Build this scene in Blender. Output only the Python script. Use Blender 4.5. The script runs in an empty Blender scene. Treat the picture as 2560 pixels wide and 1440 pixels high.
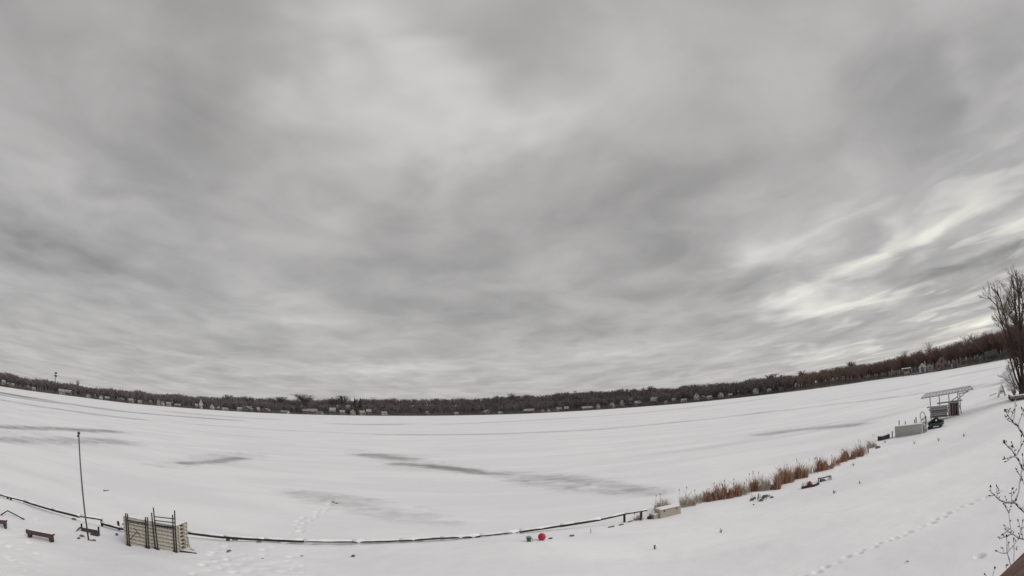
import bpy, math, random
import numpy as np
from mathutils import Vector, Matrix

# ------------------------------------------------------------------ camera, sky, sun, exposure
scene = bpy.context.scene
CAM_H = 8.0
PITCH, ROLL = 0.25436, 0.04071          # tilted up 14.6 deg, rolled 2.3 deg
K = 0.83576e-3                          # equidistant lens: radians per photo pixel (2560 wide)
PITCH += -0.0012
cx_, sx_ = math.cos(PITCH), math.sin(PITCH)
R_ = Vector((1, 0, 0)); U_ = Vector((0, -sx_, cx_)); F_ = Vector((0, cx_, sx_))
cr, sr = math.cos(ROLL), math.sin(ROLL)
X_ = cr * R_ - sr * U_
Y_ = sr * R_ + cr * U_
cam = bpy.data.cameras.new('camera')
cam_ob = bpy.data.objects.new('camera', cam)
scene.collection.objects.link(cam_ob)
m = Matrix((X_, Y_, -F_)).transposed().to_4x4()
m.translation = Vector((0, 0, CAM_H))
cam_ob.matrix_world = m
cam.type = 'PANO'
cam.panorama_type = 'FISHEYE_LENS_POLYNOMIAL'
cam.fisheye_fov = math.radians(200)
cam.sensor_fit = 'HORIZONTAL'
cam.sensor_width = 36.0
k1 = K * 2560 / 36.0
cam.fisheye_polynomial_k0 = 0.0
cam.fisheye_polynomial_k1 = -k1
cam.fisheye_polynomial_k2 = 0.0
cam.fisheye_polynomial_k3 = 0.0
cam.fisheye_polynomial_k4 = 0.0
cam.clip_start = 0.05
cam.clip_end = 20000
scene.camera = cam_ob

scene.view_settings.view_transform = 'Standard'
scene.view_settings.look = 'None'
scene.view_settings.exposure = 0.29
scene.view_settings.gamma = 1.0
scene.render.engine = 'CYCLES'
scene.cycles.max_bounces = 6
scene.cycles.diffuse_bounces = 3
scene.cycles.use_denoising = True

SUN_EL, SUN_AZ = math.radians(33), math.radians(112)   # azimuth clockwise from +Y (view axis)


def ray(px, py):
    x, y = px - 1280.0, 720.0 - py
    r = math.hypot(x, y)
    th = K * r
    a = math.atan2(y, x)
    return (X_ * (math.cos(a) * math.sin(th)) + Y_ * (math.sin(a) * math.sin(th)) + F_ * math.cos(th)).normalized()


def build_world():
    w = bpy.data.worlds.new('World')
    scene.world = w
    w.use_nodes = True
    nt = w.node_tree
    N, L = nt.nodes, nt.links
    N.clear()
    out = N.new('ShaderNodeOutputWorld')
    bg = N.new('ShaderNodeBackground')
    bg.inputs['Strength'].default_value = 0.1
    L.new(bg.outputs[0], out.inputs[0])
    sky = N.new('ShaderNodeTexSky')
    sky.sky_type = 'NISHITA'
    sky.sun_disc = False
    sky.sun_elevation = SUN_EL
    sky.sun_rotation = SUN_AZ

    def math_(op, a, b=None, c=None, clamp=False):
        n = N.new('ShaderNodeMath'); n.operation = op; n.use_clamp = clamp
        for i, v in enumerate((a, b, c)):
            if v is None: continue
            if isinstance(v, (int, float)): n.inputs[i].default_value = v
            else: L.new(v, n.inputs[i])
        return n.outputs[0]

    def maprange(v, a, b, c, d, kind='SMOOTHSTEP'):
        n = N.new('ShaderNodeMapRange'); n.interpolation_type = kind
        L.new(v, n.inputs[0])
        for i, q in enumerate((a, b, c, d)): n.inputs[i + 1].default_value = q
        return n.outputs[0]

    tc = N.new('ShaderNodeTexCoord')
    nrm = N.new('ShaderNodeVectorMath'); nrm.operation = 'NORMALIZE'
    L.new(tc.outputs['Generated'], nrm.inputs[0])
    sep = N.new('ShaderNodeSeparateXYZ')
    L.new(nrm.outputs[0], sep.inputs[0])
    X, Y, Z = sep.outputs
    # a flat cloud deck seen from below (the earth's curve keeps it finite at the horizon)
    zz = math_('ADD', math_('MAXIMUM', Z, 0.0), 0.085)
    comb = N.new('ShaderNodeCombineXYZ')
    L.new(math_('DIVIDE', X, zz), comb.inputs[0])
    L.new(math_('DIVIDE', Y, zz), comb.inputs[1])
    P = comb.outputs[0]

    def noise(scale, detail, rough, dist, sc, loc=(0, 0, 0), rot=-7):
        r0 = N.new('ShaderNodeMapping'); r0.inputs['Rotation'].default_value = (0, 0, math.radians(rot))
        L.new(P, r0.inputs[0])
        mp = N.new('ShaderNodeMapping')
        mp.inputs['Scale'].default_value = sc
        mp.inputs['Location'].default_value = loc
        L.new(r0.outputs[0], mp.inputs[0])
        n = N.new('ShaderNodeTexNoise')
        n.inputs['Scale'].default_value = scale
        n.inputs['Detail'].default_value = detail
        n.inputs['Roughness'].default_value = rough
        n.inputs['Distortion'].default_value = dist
        L.new(mp.outputs[0], n.inputs[0])
        return n.outputs['Fac']

    # cloud streets running away from the camera
    big = noise(0.75, 2.0, 0.45, 0.4, (1.0, 0.65, 1), (3.1, 1.7, 0))
    mid = maprange(noise(1.35, 3.5, 0.48, 0.55, (1.0, 0.78, 1), (7.3, -2.4, 0)), 0.32, 0.68, 0.0, 1.0)
    cell = maprange(noise(2.3, 4.5, 0.5, 0.5, (1.0, 0.85, 1), (-3.3, 5.2, 0), 14), 0.34, 0.68, 0.0, 1.0)
    fine = noise(6.0, 5.0, 0.55, 0.4, (0.9, 0.8, 1), (1.2, 9.4, 0), 20)
    v = math_('MULTIPLY_ADD', math_('SUBTRACT', big, 0.5), 0.9, 3.50)
    v = math_('MULTIPLY_ADD', math_('SUBTRACT', mid, 0.5), 0.62, v)
    v = math_('MULTIPLY_ADD', math_('SUBTRACT', cell, 0.5), 0.5, v)
    v = math_('MULTIPLY_ADD', math_('SUBTRACT', fine, 0.5), 0.34, v)
    # thin and thick places in the deck: (a direction seen in it, half width and length on the deck, amount)
    warp = noise(1.6, 3.0, 0.5, 0.4, (1.0, 1.0, 1), (4.4, 4.1, 0))
    warp2 = noise(1.6, 3.0, 0.5, 0.4, (1.0, 1.0, 1), (14.4, -4.1, 0))
    sepP = N.new('ShaderNodeSeparateXYZ'); L.new(P, sepP.inputs[0])
    wx = math_('MULTIPLY_ADD', math_('SUBTRACT', warp, 0.5), 1.3, sepP.outputs[0])
    wy = math_('MULTIPLY_ADD', math_('SUBTRACT', warp2, 0.5), 1.3, sepP.outputs[1])
    for px, py, a, b, amt in ((1085, 205, .22, .20, 1.6), (1000, 430, .24, .3, 1.1), (1470, 240, .25, .25, .35), (640, 300, .4, .4, -.35), (420, 470, .3, .5, -.4), (1230, 380, .16, .25, -.6), (1300, 60, .3, .2, -.5),
                              (60, 480, .3, .35, .8), (30, 590, .5, .5, -.6), (200, 670, .3, .4, -.6), (1000, 775, .5, .35, -.8), (1500, 560, .5, .5, -.6), (2330, 250, .35, .3, -.5), (2480, 210, .15, .15, .8),
                              (1960, 615, .22, .3, 1.6), (2090, 690, .14, .7, 1.6), (2300, 590, .16, .6, 1.5), (2040, 765, .35, .35, 2.2), (2200, 750, .25, .5, 1.6), (2560, 560, .25, .4, 1.6), (2330, 700, .25, .7, -.9), (2480, 640, .2, .5, -.8),
                              (2450, 810, .4, .6, 2.4), (2350, 880, .8, 1.0, 1.9), (2100, 880, .9, .5, .9), (1000, 920, 1.2, .35, 1.2), (1500, 885, 1.0, .4, .9), (820, 800, .8, .3, .8), (1750, 680, .5, .5, -.4), (1750, 80, .6, .5, .35)):
        d = ray(px, py)
        q0, q1 = d.x / (max(d.z, 0) + .085), d.y / (max(d.z, 0) + .085)
        ex_ = math_('DIVIDE', math_('SUBTRACT', wx, q0), a * 1.35)
        ey_ = math_('DIVIDE', math_('SUBTRACT', wy, q1), b * 1.35)
        rr_ = math_('ADD', math_('MULTIPLY', ex_, ex_), math_('MULTIPLY', ey_, ey_))
        f = math_('POWER', 2.71828, math_('MULTIPLY', rr_, -1.2))
        v = math_('MULTIPLY_ADD', f, amt, v)
    # breaks low over the land on the sun's side
    streak = noise(1.9, 3.5, 0.5, 0.6, (1.1, 0.6, 1), (2.0, 5.5, 0), -12)
    sf = maprange(streak, 0.50, 0.64, 0.0, 1.0)
    side = maprange(X, 0.25, 0.80, 0.0, 1.0)
    low = maprange(Z, 0.50, 0.15, 0.0, 1.0)
    v = math_('MULTIPLY_ADD', math_('MULTIPLY', math_('MULTIPLY', sf, side), low), 1.35, v)
    # a paler strip just above the horizon, warmer towards the sun
    hz = maprange(Z, 0.14, 0.0, 0.0, 1.0)
    v = math_('MULTIPLY_ADD', hz, 0.55, v)
    v = math_('MAXIMUM', v, 1.6)
    warm = math_('MULTIPLY', maprange(v, 3.8, 6.2, 0.0, 1.0), math_('MAXIMUM', math_('MULTIPLY', side, 1.0), math_('MULTIPLY', hz, 0.6)))
    ramp = N.new('ShaderNodeMix'); ramp.data_type = 'RGBA'
    L.new(warm, ramp.inputs['Factor'])
    ramp.inputs['A'].default_value = (1.0, 0.974, 0.958, 1)
    ramp.inputs['B'].default_value = (1.0, 0.99, 0.90, 1)
    sc = N.new('ShaderNodeVectorMath'); sc.operation = 'SCALE'
    L.new(ramp.outputs['Result'], sc.inputs[0]); L.new(v, sc.inputs['Scale'])
    mx = N.new('ShaderNodeMix'); mx.data_type = 'RGBA'
    mx.inputs['Factor'].default_value = 0.97
    L.new(sky.outputs[0], mx.inputs['A']); L.new(sc.outputs[0], mx.inputs['B'])
    L.new(mx.outputs['Result'], bg.inputs['Color'])


build_world()
sl = bpy.data.lights.new('sun', 'SUN')
sl.energy = 1.3
sl.angle = math.radians(40)
sl.color = (1.0, 0.97, 0.93)
sun = bpy.data.objects.new('sun', sl)
scene.collection.objects.link(sun)
sd = Vector((math.sin(SUN_AZ) * math.cos(SUN_EL), math.cos(SUN_AZ) * math.cos(SUN_EL), math.sin(SUN_EL)))
sun.rotation_euler = sd.to_track_quat('Z', 'Y').to_euler()
sun.location = (30, -20, 60)

# ------------------------------------------------------------------ helpers
rng = random.Random(11)
nrg = np.random.default_rng(7)
COL = scene.collection


def smooth(t):
    t = np.clip(t, 0, 1)
    return t * t * (3 - 2 * t)


class MB:
    def __init__(s): s.v = []; s.f = []
    def add(s, vs, fs):
        o = len(s.v); s.v += [tuple(v) for v in vs]; s.f += [tuple(i + o for i in f) for f in fs]; return s
    def box(s, c, size, rot=None, taper=1.0):
        x, y, z = size[0] / 2, size[1] / 2, size[2] / 2
        vs = [Vector((a * x * (taper if k > 0 else 1), b * y * (taper if k > 0 else 1), k * z)) for k in (-1, 1) for a, b in ((-1, -1), (1, -1), (1, 1), (-1, 1))]
        if rot is not None: vs = [rot @ v for v in vs]
        c = Vector(c)
        return s.add([v + c for v in vs], [(3, 2, 1, 0), (4, 5, 6, 7), (0, 1, 5, 4), (1, 2, 6, 5), (2, 3, 7, 6), (3, 0, 4, 7)])
    def beam(s, p, q, w, h, up=(0, 0, 1)):
        p, q = Vector(p), Vector(q); d = (q - p)
        u = Vector(up); sd_ = d.cross(u)
        if sd_.length < 1e-6: sd_ = Vector((1, 0, 0))
        sd_.normalize(); up2 = sd_.cross(d).normalized()
        a, b = sd_ * w / 2, up2 * h / 2
        vs = [p - a - b, p + a - b, p + a + b, p - a + b, q - a - b, q + a - b, q + a + b, q - a + b]
        return s.add(vs, [(0, 1, 2, 3), (7, 6, 5, 4), (4, 5, 1, 0), (5, 6, 2, 1), (6, 7, 3, 2), (7, 4, 0, 3)])
    def tube(s, pts, radii, n=6, cap=True):
        pts = [Vector(p) for p in pts]
        if not hasattr(radii, '__len__'): radii = [radii] * len(pts)
        rings = []
        t0 = (pts[1] - pts[0]).normalized()
        ref = Vector((0, 0, 1)) if abs(t0.z) < .9 else Vector((1, 0, 0))
        for i, p in enumerate(pts):
            t = (pts[min(i + 1, len(pts) - 1)] - pts[max(i - 1, 0)])
            t = t.normalized() if t.length > 1e-9 else t0
            a = t.cross(ref)
            if a.length < 1e-4: a = t.cross(Vector((0, 1, 0)))
            a.normalize(); b = t.cross(a)
            rings.append([p + (a * math.cos(2 * math.pi * k / n) + b * math.sin(2 * math.pi * k / n)) * radii[i] for k in range(n)])
        vs = [v for r in rings for v in r]
        fs = []
        for i in range(len(rings) - 1):
            for k in range(n):
                fs.append((i * n + k, i * n + (k + 1) % n, (i + 1) * n + (k + 1) % n, (i + 1) * n + k))
        if cap:
            fs.append(tuple(range(n - 1, -1, -1))); fs.append(tuple(range((len(rings) - 1) * n, len(rings) * n)))
        return s.add(vs, fs)
    def lathe(s, prof, c=(0, 0, 0), n=20, sx=1, sy=1, rot=None):
        c = Vector(c); vs = []; fs = []
        for r, z in prof:
            for k in range(n):
                a = 2 * math.pi * k / n
                v = Vector((r * math.cos(a) * sx, r * math.sin(a) * sy, z))
                vs.append((rot @ v if rot is not None else v) + c)
        for i in range(len(prof) - 1):
            for k in range(n):
                fs.append((i * n + k, i * n + (k + 1) % n, (i + 1) * n + (k + 1) % n, (i + 1) * n + k))
        fs.append(tuple(range(n - 1, -1, -1))); fs.append(tuple(range((len(prof) - 1) * n, len(prof) * n)))
        return s.add(vs, fs)
    def mesh(s, name, mat, shade=False):
        me = bpy.data.meshes.new(name)
        me.from_pydata(s.v, [], s.f); me.update()
        if mat: me.materials.append(mat)
        if shade: me.polygons.foreach_set('use_smooth', [True] * len(me.polygons))
        return me
    def build(s, name, mat, parent=None, shade=False):
        if parent is not None and tuple(parent.location) != (0, 0, 0) and parent.get('_world'):
            l = parent.location; s.v = [(v[0] - l[0], v[1] - l[1], v[2] - l[2]) for v in s.v]
        return link(name, s.mesh(name, mat, shade), parent)


def link(name, me, parent=None):
    o = bpy.data.objects.new(name, me)
    COL.objects.link(o)
    if parent is not None: o.parent = parent
    return o


def tag(o, label=None, cat=None, group=None, kind=None):
    if label: o['label'] = label
    if cat: o['category'] = cat
    if group: o['group'] = group
    if kind: o['kind'] = kind
    return o


def thing(name, loc, label, cat, group=None, rz=0.0, world=True):
    """An Empty at the thing's base. world=True: its parts are given in world coordinates."""
    o = bpy.data.objects.new(name, None)
    o.empty_display_size = 0.2
    COL.objects.link(o)
    o.location = loc; o.rotation_euler = (0, 0, rz)
    if world: o['_world'] = 1
    return tag(o, label, cat, group)


# ------------------------------------------------------------------ materials
def mat(name, col, rough=0.7, var=0.0, scale=8.0, bump=0.0, metal=0.0, stretch=None, col2=None, coord='Object'):
    mt = bpy.data.materials.new(name)
    mt.use_nodes = True
    nt = mt.node_tree; N, L = nt.nodes, nt.links
    b = N['Principled BSDF']
    b.inputs['Roughness'].default_value = rough
    b.inputs['Metallic'].default_value = metal
    b.inputs['Specular IOR Level'].default_value = 0.3
    c = (col[0], col[1], col[2], 1)
    b.inputs['Base Color'].default_value = c
    if var > 0 or bump > 0 or col2:
        tc = N.new('ShaderNodeTexCoord')
        mp = N.new('ShaderNodeMapping')
        if stretch: mp.inputs['Scale'].default_value = stretch
        L.new(tc.outputs[coord], mp.inputs[0])
        n = N.new('ShaderNodeTexNoise'); n.inputs['Scale'].default_value = scale; n.inputs['Detail'].default_value = 5
        L.new(mp.outputs[0], n.inputs[0])
        r = N.new('ShaderNodeValToRGB')
        r.color_ramp.elements[0].position = 0.3; r.color_ramp.elements[1].position = 0.7
        if col2: a, d = c, (*col2, 1)
        else: a, d = tuple(x * (1 - var) for x in col) + (1,), tuple(min(1, x * (1 + var)) for x in col) + (1,)
        r.color_ramp.elements[0].color = a; r.color_ramp.elements[1].color = d
        L.new(n.outputs['Fac'], r.inputs[0]); L.new(r.outputs[0], b.inputs['Base Color'])
        if bump > 0:
            bp = N.new('ShaderNodeBump'); bp.inputs['Strength'].default_value = bump; bp.inputs['Distance'].default_value = 0.03
            L.new(n.outputs['Fac'], bp.inputs['Height']); L.new(bp.outputs[0], b.inputs['Normal'])
    return mt


def snow_material(name, ice=False):
    mt = bpy.data.materials.new(name)
    mt.use_nodes = True
    nt = mt.node_tree; N, L = nt.nodes, nt.links
    b = N['Principled BSDF']
    b.inputs['Roughness'].default_value = 0.8
    b.inputs['Specular IOR Level'].default_value = 0.15
    g = N.new('ShaderNodeNewGeometry')
    def noise(scale, detail, sc=(1, 1, 1), dist=0.0, rough=.5):
        mp = N.new('ShaderNodeMapping'); mp.inputs['Scale'].default_value = sc
        mp.inputs['Rotation'].default_value = (0, 0, math.radians(-14))
        L.new(g.outputs['Position'], mp.inputs[0])
        n = N.new('ShaderNodeTexNoise'); n.inputs['Scale'].default_value = scale; n.inputs['Detail'].default_value = detail
        n.inputs['Distortion'].default_value = dist; n.inputs['Roughness'].default_value = rough
        L.new(mp.outputs[0], n.inputs[0]); return n.outputs['Fac']
    def mr(v, a, b_, c, d):
        n = N.new('ShaderNodeMapRange'); n.interpolation_type = 'SMOOTHSTEP'; L.new(v, n.inputs[0])
        for i, q in enumerate((a, b_, c, d)): n.inputs[i + 1].default_value = q
        return n.outputs[0]
    def mix(f, a, c):
        n = N.new('ShaderNodeMix'); n.data_type = 'RGBA'; L.new(f, n.inputs['Factor'])
        for k, q in (('A', a), ('B', c)):
            if isinstance(q, tuple): n.inputs[k].default_value = q
            else: L.new(q, n.inputs[k])
        return n.outputs['Result']
    def m_(op, a, c):
        n = N.new('ShaderNodeMath'); n.operation = op; n.use_clamp = False
        for i, q in enumerate((a, c)):
            if isinstance(q, (int, float)): n.inputs[i].default_value = q
            else: L.new(q, n.inputs[i])
        return n.outputs[0]
    drift = noise(0.12, 4, (0.35, 1.3, 1), 0.6)
    grain = noise(1.6, 5, (0.7, 1.2, 1))
    fine_ = noise(14.0, 4)
    col = mix(mr(drift, .38, .64, 0, 1), (0.815, 0.818, 0.84, 1), (0.885, 0.888, 0.90, 1))
    rip = noise(0.5, 5, (0.3, 1.6, 1), 0.8, .6)
    col = mix(mr(rip, .54, .72, 0, .3), col, (0.76, 0.763, 0.785, 1))
    col = mix(mr(grain, .55, .75, 0, .35), col, (0.78, 0.783, 0.805, 1))
    rough = None
    if ice:
        at = N.new('ShaderNodeAttribute'); at.attribute_name = 'ice'
        sep = N.new('ShaderNodeSeparateColor'); L.new(at.outputs['Color'], sep.inputs[0])
        brk = m_('ADD', m_('MULTIPLY', noise(0.10, 4, (0.5, 1.4, 1), 1.0, .6), .5), m_('MULTIPLY', noise(0.55, 5, (0.8, 1.2, 1), 1.2, .65), .5))
        f = mr(m_('ADD', sep.outputs[0], m_('MULTIPLY', m_('SUBTRACT', brk, 0.5), 1.25)), 0.25, 1.12, 0, 1)
        f = m_('MULTIPLY', f, mr(sep.outputs[0], 0.0, 0.12, 0, 1))
        f2 = m_('MULTIPLY', mr(noise(0.035, 5, (0.25, 1.4, 1), .9, .6), 0.57, 0.74, 0, .30), sep.outputs[1])
        f = m_('MAXIMUM', f, f2)
        col = mix(f, col, (0.205, 0.21, 0.225, 1))
    L.new(col, b.inputs['Base Color'])
    bp = N.new('ShaderNodeBump'); bp.inputs['Strength'].default_value = 0.5; bp.inputs['Distance'].default_value = 0.05
    h = m_('ADD', m_('MULTIPLY', grain, 1.0), m_('MULTIPLY', fine_, 0.25))
    L.new(h, bp.inputs['Height']); L.new(bp.outputs[0], b.inputs['Normal'])
    return mt


M = dict(
    snow=snow_material('snow'), lake=snow_material('snow_on_ice', True),
    cap=mat('snow_cap', (0.84, 0.84, 0.85), .8, .04, 3, .3),
    grey_wood=mat('weathered_wood', (0.30, 0.275, 0.225), .85, .35, 6, .3, stretch=(1, 1, 6)),
    tan_wood=mat('tan_wood', (0.50, 0.465, 0.395), .85, .3, 7, .3, stretch=(1, 1, 5)),
    pink_wood=mat('brown_board', (0.235, 0.175, 0.15), .85, .3, 7, .3, stretch=(1, 1, 5)),
    dark_wood=mat('dark_wood', (0.05, 0.043, 0.038), .85, .35, 8, .3),
    post=mat('dark_pipe', (0.022, 0.02, 0.02), .55, .3, 12),
    pole=mat('pole_metal', (0.075, 0.072, 0.07), .4, .3, 5, metal=.6),
    galv=mat('galvanised_metal', (0.40, 0.40, 0.41), .5, .25, 9, metal=.3),
    dome=mat('crimson_cover', (0.20, 0.018, 0.032), .5, .3, 5),
    slat=mat('roof_slat', (0.50, 0.50, 0.51), .6, .25, 4, metal=.1),
    bench=mat('red_brown_paint', (0.072, 0.040, 0.039), .6, .3, 9, .2),
    rail=mat('seawall_timber', (0.028, 0.026, 0.026), .8, .5, 2.5, .3),
    ball=mat('red_plastic', (0.42, 0.025, 0.055), .4, .15, 6),
    green=mat('green_plastic', (0.015, 0.13, 0.065), .45, .15, 8),
    lidgrey=mat('grey_lid', (0.25, 0.26, 0.26), .6, .15, 8),
    box=mat('beige_plastic', (0.36, 0.315, 0.275), .6, .12, 5, .1),
    panel=mat('pale_panel', (0.40, 0.395, 0.37), .6, .12, 4, .1),
    reed=mat('rusty_reed', (0.30, 0.135, 0.088), .85, .45, 4),
    reedg=mat('grey_reed', (0.42, 0.38, 0.33), .85, .35, 5),
    reedp=mat('straw_reed', (0.46, 0.36, 0.29), .85, .35, 5),
    head=mat('cattail_brown', (0.045, 0.03, 0.025), .9, .3, 9),
    bark=mat('bark', (0.066, 0.046, 0.040), .9, .35, 3, .4),
    barkr=mat('bark_warm', (0.078, 0.050, 0.044), .9, .35, 3),
    twig=mat('twig', (0.13, 0.095, 0.083), .9, .35, 2),
    wood_far=mat('bare_twigs_far', (0.145, 0.125, 0.128), .95, .3, .02, col2=(0.185, 0.16, 0.155)),
    wood_near=mat('bare_twigs_right', (0.175, 0.118, 0.108), .95, .3, .02, col2=(0.235, 0.17, 0.15)),
    pale_twig=mat('pale_twigs', (0.30, 0.25, 0.23), .95, .25, .05),
    ever=mat('evergreen', (0.028, 0.034, 0.026), .9, .3, .3),
    land=mat('shore_litter', (0.085, 0.074, 0.068), .95, .4, .06, col2=(0.17, 0.16, 0.155)),
    roofs=mat('patchy_roof_snow', (0.11, 0.105, 0.105), .9, .3, 2.2, col2=(0.40, 0.40, 0.41)),
    white=mat('white_siding', (0.42, 0.41, 0.405), .7, .06, 2),
    cream=mat('cream_siding', (0.29, 0.265, 0.22), .7, .08, 2),
    greyh=mat('grey_siding', (0.15, 0.148, 0.15), .7, .1, 2),
    brownh=mat('brown_siding', (0.19, 0.145, 0.125), .75, .15, 2),
    darkh=mat('dark_siding', (0.10, 0.10, 0.10), .75, .15, 2),
    glass=mat('window_glass', (0.022, 0.025, 0.03), .12),
    roofd=mat('dark_shingle', (0.07, 0.065, 0.065), .9, .3, 3),
    door=mat('door_paint', (0.09, 0.06, 0.05), .6),
    ski=mat('black_cover', (0.018, 0.017, 0.018), .5, .3, 6, .2),
    teal=mat('teal_hull', (0.045, 0.072, 0.072), .3, .15, 5),
    deck=mat('deck_stain', (0.115, 0.062, 0.048), .7, .45, 5, .4, stretch=(1.2, 14, 14)),
    stone=mat('stone', (0.13, 0.125, 0.12), .9, .4, 9, .4),
    tarp=mat('brown_tarp', (0.21, 0.16, 0.14), .8, .55, 3, .3, stretch=(6, 6, .4)),
    steel=mat('tower_steel', (0.11, 0.105, 0.11), .6),
    tank=mat('tank_paint', (0.30, 0.30, 0.31), .6, .1, .3),
)

# ------------------------------------------------------------------ the terrain
ORG = Vector((0, 0, CAM_H))


def rp(px, py, R):
    """The point of the sight line through photo pixel (px, py) at horizontal range R metres."""
    d = ray(px, py)
    return ORG + d * (R / math.hypot(d.x, d.y))


def on_z(px, py, z):
    d = ray(px, py)
    return ORG + d * ((z - CAM_H) / d.z)


RAIL_Z = 1.1
RAIL_PX = [(-60, 1222), (0, 1238), (60, 1253), (130, 1274), (200, 1291), (253, 1299), (300, 1311), (380, 1322), (470, 1332), (560, 1343), (660, 1350), (760, 1354), (880, 1354),
           (1000, 1351), (1100, 1346), (1200, 1340), (1300, 1329), (1400, 1315), (1500, 1299), (1561, 1285), (1617, 1276)]
RAIL = [on_z(x, y, RAIL_Z) for x, y in RAIL_PX]
SH = [(-400, -250), (-90, 4)] + [(p.x, p.y + .15) for p in RAIL] + [(13.4, 33.4), (18.4, 33.6), (24, 34.6), (30, 37.4), (36, 41.5), (41, 44.0), (47, 46), (55, 47.5), (62, 47),
      (74, 47.5), (85, 51), (107, 67.5), (125, 75), (170, 96), (240, 133), (300, 160), (420, 215)]
SHX = np.array([p[0] for p in SH]); SHY = np.array([p[1] for p in SH])
ZSX = np.array([-90, -34, -26, -22.5, -18, -14, 1.5, 5.0, 9, 14, 40, 60, 90, 300.])
ZSY = np.array([.95, .97, .93, .66, .78, .99, .99, .62, .46, .4, .4, .5, .6, 1.0])


GX = np.arange(-420, 430, .5)


def _gauss(v, sg):
    k = np.arange(-int(4 * sg), int(4 * sg) + 1); w = np.exp(-.5 * (k / sg) ** 2); w /= w.sum()
    return np.convolve(np.pad(v, len(k) // 2, mode='edge'), w, 'valid')


GYS = _gauss(np.interp(GX, SHX, SHY), 14)       # the shoreline, smoothed: the lawn falls towards it
GZS = _gauss(np.interp(GX, ZSX, ZSY), 3)


def shore_y(x): return np.interp(x, SHX, SHY)


def yard_z(x, y):
    x = np.asarray(x, float); y = np.asarray(y, float)
    d = shore_y(x) - y
    zs = np.interp(x, GX, GZS)
    dd = np.clip(np.interp(x, GX, GYS) - y, 0, None)
    up = zs + 0.030 * dd + 0.0012 * np.minimum(dd, 60) ** 2
    up = up + 0.05 * np.sin(x * .31 + 1.3) * np.cos(y * .27) + 0.03 * np.sin(x * .9 + y * .6)
    w = np.where(x > 9, 2.2, 1.1)
    dn = zs - (zs + .35) * smooth(-d / w)
    return np.where(d > 0, up, dn)


def ground(x, y): return max(0.0, float(yard_z(x, y)))


def hit(px, py):
    """Where the sight line through a photo pixel meets the snow."""
    d = ray(px, py)
    h = math.hypot(d.x, d.y)
    lo = 3.0; r = lo
    while r < 1500:
        p = ORG + d * (r / h)
        if p.z <= ground(p.x, p.y):
            a, b = r / 1.01 - .1, r
            for _ in range(30):
                mid = (a + b) / 2; q = ORG + d * (mid / h)
                if q.z <= ground(q.x, q.y): b = mid
                else: a = mid
            p = ORG + d * (b / h)
            return Vector((p.x, p.y, ground(p.x, p.y)))
        r = r * 1.01 + .05
    return ORG + d * (1500 / h)


def rng_of(p): return math.hypot(p[0], p[1])


def fnoise(x, y, s, seed, octv=3):
    """cheap value noise for relief"""
    out = np.zeros_like(x); amp = 1.0; tot = 0
    for o in range(octv):
        g = np.random.default_rng(seed + o).random((256, 256))
        u = x / s; v = y / s
        i = np.floor(u).astype(int); j = np.floor(v).astype(int)
        fu = smooth(u - i); fv = smooth(v - j)
        a = g[i % 256, j % 256]; b = g[(i + 1) % 256, j % 256]; c = g[i % 256, (j + 1) % 256]; d = g[(i + 1) % 256, (j + 1) % 256]
        out += amp * ((a * (1 - fu) + b * fu) * (1 - fv) + (c * (1 - fu) + d * fu) * fv); tot += amp
        amp *= .5; s *= .5
    return out / tot


def seg_dist(x, y, pts):
    d = np.full(x.shape, 1e9)
    for (ax, ay), (bx, by) in zip(pts[:-1], pts[1:]):
        vx, vy = bx - ax, by - ay
        L2 = vx * vx + vy * vy + 1e-12
        t = np.clip(((x - ax) * vx + (y - ay) * vy) / L2, 0, 1)
        d = np.minimum(d, np.hypot(x - ax - t * vx, y - ay - t * vy))
    return d


# footprints and trampled snow: pits (x, y, radius, depth) and churned patches (px, py, radius, height)
PITS = []


def trail(pxs, step, rad, depth, jit, both=True):
    pts = [hit(*p) for p in pxs]
    k = 0
    for a, b in zip(pts[:-1], pts[1:]):
        L_ = (b - a).length; n = max(1, int(L_ / step)); nx, ny = -(b.y - a.y) / L_, (b.x - a.x) / L_
        for i in range(n):
            t = (i + rng.random() * .3) / n; k += 1
            o = (jit if k % 2 else -jit) * (1 if both else 0) + rng.uniform(-.3, .3) * jit
            PITS.append((a.x + (b.x - a.x) * t + nx * o * rng.uniform(.4, 2), a.y + (b.y - a.y) * t + ny * o * rng.uniform(.4, 2), rad * rng.uniform(.5, 1.1), depth * rng.uniform(.3, 1.2)))


trail([(500, 1440), (530, 1405), (600, 1398), (640, 1385), (690, 1362), (715, 1345)], .6, .18, .10, .18)
trail([(520, 1380), (548, 1395), (575, 1440)], .6, .18, .10, .2)
trail([(548, 1345), (555, 1372), (545, 1395)], .6, .18, .10, .2)
trail([(715, 1390), (738, 1412), (745, 1440)], .6, .18, .1, .25)
trail([(735, 1335), (745, 1318), (760, 1300), (800, 1285), (820, 1265), (835, 1258)], .5, .24, .16, .2)
trail([(835, 1258), (850, 1268), (862, 1276)], .8, .25, .1, .3)
trail([(770, 1298), (785, 1290), (805, 1290)], .6, .2, .1, .3)
trail([(60, 1300), (95, 1295)], .5, .2, .1, .3)
trail([(15, 1340), (25, 1360), (10, 1400), (20, 1440)], .75, .18, .09, .4)
trail([(45, 1330), (50, 1380), (40, 1420)], .75, .18, .09, .4)
trail([(2010, 1445), (2060, 1420), (2120, 1395), (2180, 1368), (2220, 1352), (2290, 1325), (2340, 1300), (2400, 1268), (2480, 1235), (2560, 1200)], .40, .15, .11, .06)
trail([(2200, 1000), (2330, 985)], 2.0, .2, .05, .3)
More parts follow.
